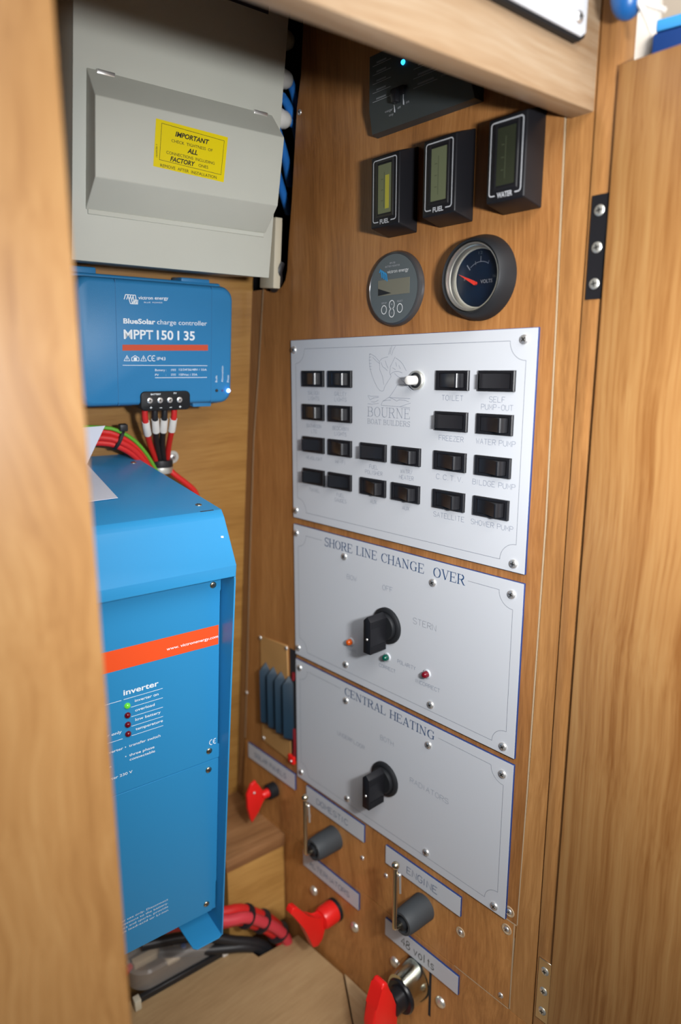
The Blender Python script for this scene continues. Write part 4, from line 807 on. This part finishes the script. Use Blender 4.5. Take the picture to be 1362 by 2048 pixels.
tc_ = thing('fuse_cover', 'clear plastic rounded cover over a fuse link below the inverter', 'cover', frame((-0.152, 0.396, -0.789), Vector(U5), (math.sin(PHI), math.cos(PHI), 0)))
part('dark_base', MB().bbox(-66,66,-36,-30,0,8,.6,1).bbox(-66,66,26,30,0,6,.6,1), BLACKC, tc_)
def capsule(x0, x1, y0, y1, r, z0, z1, th=1.6):
    o = rr(x0,x1,y0,y1,r,8); i = rr(x0+th,x1-th,y0+th,y1-th,r-th,8); n = len(o); vs = [(x,y,z0) for x,y in o]+[(x,y,z1-3) for x,y in o]+[(x*(1-3/abs(x1)),y*(1-3/abs(y1)),z1) for x,y in o]
    vi = [(x,y,z0) for x,y in i]+[(x,y,z1-4) for x,y in i]+[(x*(1-3/abs(x1)),y*(1-3/abs(y1)),z1-th) for x,y in i]
    fs = []
    for l in range(2):
        for k in range(n): fs.append((l*n+k, l*n+(k+1)%n, (l+1)*n+(k+1)%n, (l+1)*n+k))
    fs.append(tuple(2*n+k for k in range(n))); m = 3*n
    for l in range(2):
        for k in range(n): fs.append((m+l*n+(k+1)%n, m+l*n+k, m+(l+1)*n+k, m+(l+1)*n+(k+1)%n))
    fs.append(tuple(m+2*n+k for k in range(n-1,-1,-1)))
    for k in range(n): fs.append((m+k, m+(k+1)%n, (k+1)%n, k))
    return MB().add(vs, fs)
part('clear_lid', capsule(-62,62,-31,31,26,7.2,32), CLEAR, tc_)
part('fuse_link', MB().bbox(-48,-2,6,18,7.1,16,1.5,2).bbox(-12,6,-14,2,7.1,14,2,2), mat('buff_ceramic', (.55,.42,.26), .5), tc_)
part('stud', MB().lathe([(5,7.1),(5,14),(3,14),(3,20),(.001,20.2)], 16, (-54,12,0)).lathe([(5,7.1),(5,14),(3,14),(3,20),(.001,20.2)], 16, (12,14,0)), STEEL, tc_)
part('lid_screw', MB().lathe([(3.4,30.6),(3.2,33.4),(.001,33.8)], 16, (8,-20,0)), mat('blue_grey_plastic', (.12,.16,.30), .4), tc_)
part('red_lead', MB().tube([(-90,-4,14),(-76,0,14),(-60,6,14),(-52,10,14)], 5, 12), REDC, tc_)
part('end_clip', MB().bbox(-66,-58,-44,-34,0,14,1,2), CREAMP, tc_); part('end_clip', MB().bbox(54,62,-38,-33,0,9,1,2), WHITEP, tc_)

BP = [(-.30,.40,-.70),(-.20,.372,-.695),(-.140,.350,-.703),(-.108,.335,-.712),(-.085,.330,-.718),(-.058,.330,-.742),(-.034,.327,-.768),(-.020,.326,-.800),(-.012,.33,-.87)]
for i, (dx, dy, dz, m, lb) in enumerate([(0,-7,2,PINKC,'nearest thick red cable curving down into the floor opening'),(0,5,6,REDC,'upper thick red cable curving down into the floor opening'),(-4,3,-6,REDC,'lower thick red cable curving down into the floor opening')]):
    single('cable', MB().tube([(x*1000+dx, y*1000+dy, z*1000+dz) for x, y, z in BP], 7.0, 14), m, lb, 'cable', WORLD, 'thick red battery cables')
for i, k in enumerate((4.25, 5.15, 6.25)):
    a_, b_ = Vector(BP[int(k)]), Vector(BP[int(k)+1]); p_ = a_.lerp(b_, k-int(k)); d = (b_-a_).normalized()
    F = Matrix.Translation(p_ + Vector((-.001,0,.0015))) @ d.to_track_quat('Z','Y').to_matrix().to_4x4()
    single('cable_tie', MB().lathe([(14.4,-1.6),(15.0,-1.4),(15.0,1.4),(14.4,1.6)], 28), BLACKC, ['black tie nearest the inverter around the thick red cables','middle black tie around the thick red cables','black tie nearest the panel wall around the thick red cables'][i], 'cable tie', F)
for i, (pts, lb) in enumerate([([(-.19,.40,-.745),(-.13,.375,-.752),(-.085,.352,-.772),(-.045,.338,-.796),(-.02,.335,-.86)], 'upper black cable under the thick red cables'),
        ([(-.17,.395,-.765),(-.11,.362,-.776),(-.07,.342,-.784),(-.045,.336,-.81),(-.04,.335,-.87)], 'lower black cable lying by the plywood edge')]):
    single('cable', MB().tube([(x*1000,y*1000,z*1000) for x,y,z in pts], 6.5, 12), BLACKC, lb, 'cable', WORLD, 'black battery cables')

# ================================================================== OUTSIDE THE CUPBOARD
hp = thing('white_panel', 'bright white panel screwed to the header above the opening', 'panel', at(FRONT, -330, 184))
part('panel_edge_shadow', MB().bprism([(0,6.5),(303,-.5),(308,3),(308,262),(0,262)], 0, 6, .4, 1), BLACK_M, hp); part('white_face', MB().bprism([(0,8.2),(302,1.4),(307,5),(307,262),(0,262)], 6, 7.4, .4, 1), WHITE_LAM, hp)  # black layer behind the white face stands in for the shadow under its edge
screws(hp, [(297.5,12),(8,16)], SCREW, 7.4)
RM = frame((0.60, 0.22, 0.40), (0.20, -0.98, 0), (0,0,1))
sb = thing('hand_pump', 'blurred blue rounded pump bulb with white straps hanging by the post top, top right', 'pump', frame((-0.02, -0.0645, 0.189), (0, -1, 0), (0, 0, 1)))
part('blue_bulb', MB().lathe([(.001,0),(3.6,.8),(6.8,3.2),(9.2,7.0),(10.6,12),(11.0,18),(10.8,40),(9.0,60),(5.0,72),(.001,76)], 32, ax='b', cap=False), BOTTLE, sb)
part('white_strap', MB().tube([(8.5,7.5,2),(13,4.5,2),(19,.5,2),(26,-3.5,2)], [2.0,1.5], 10).tube([(9,6,2),(12.5,0,2),(16,-7,2),(19.5,-15,2)], [1.9,1.5], 10), WHITEP, sb)
bx = thing('storage_box', 'blurred navy box with bright blue top band, top right corner', 'box', RM)
part('box_body', MB().bbox(6,220,-60,51,-90,0,2,2), BOXBLUE, bx); part('lid_band', MB().bbox(10,222,51,67,-92,3,2,2), BOXLIGHT, bx)
single('white_jamb', MB().bbox(-60,2,-60,140,-60,-24,2,2), mat('white_painted_wood', (.85,.78,.70), .6), 'blurred pale painted jamb between the post and the blue box', 'jamb', RM)

# lift everything to its height above the cabin floor
for o in ROOTS: o.matrix_world = Matrix.Translation((0, 0, ZUP)) @ o.matrix_world
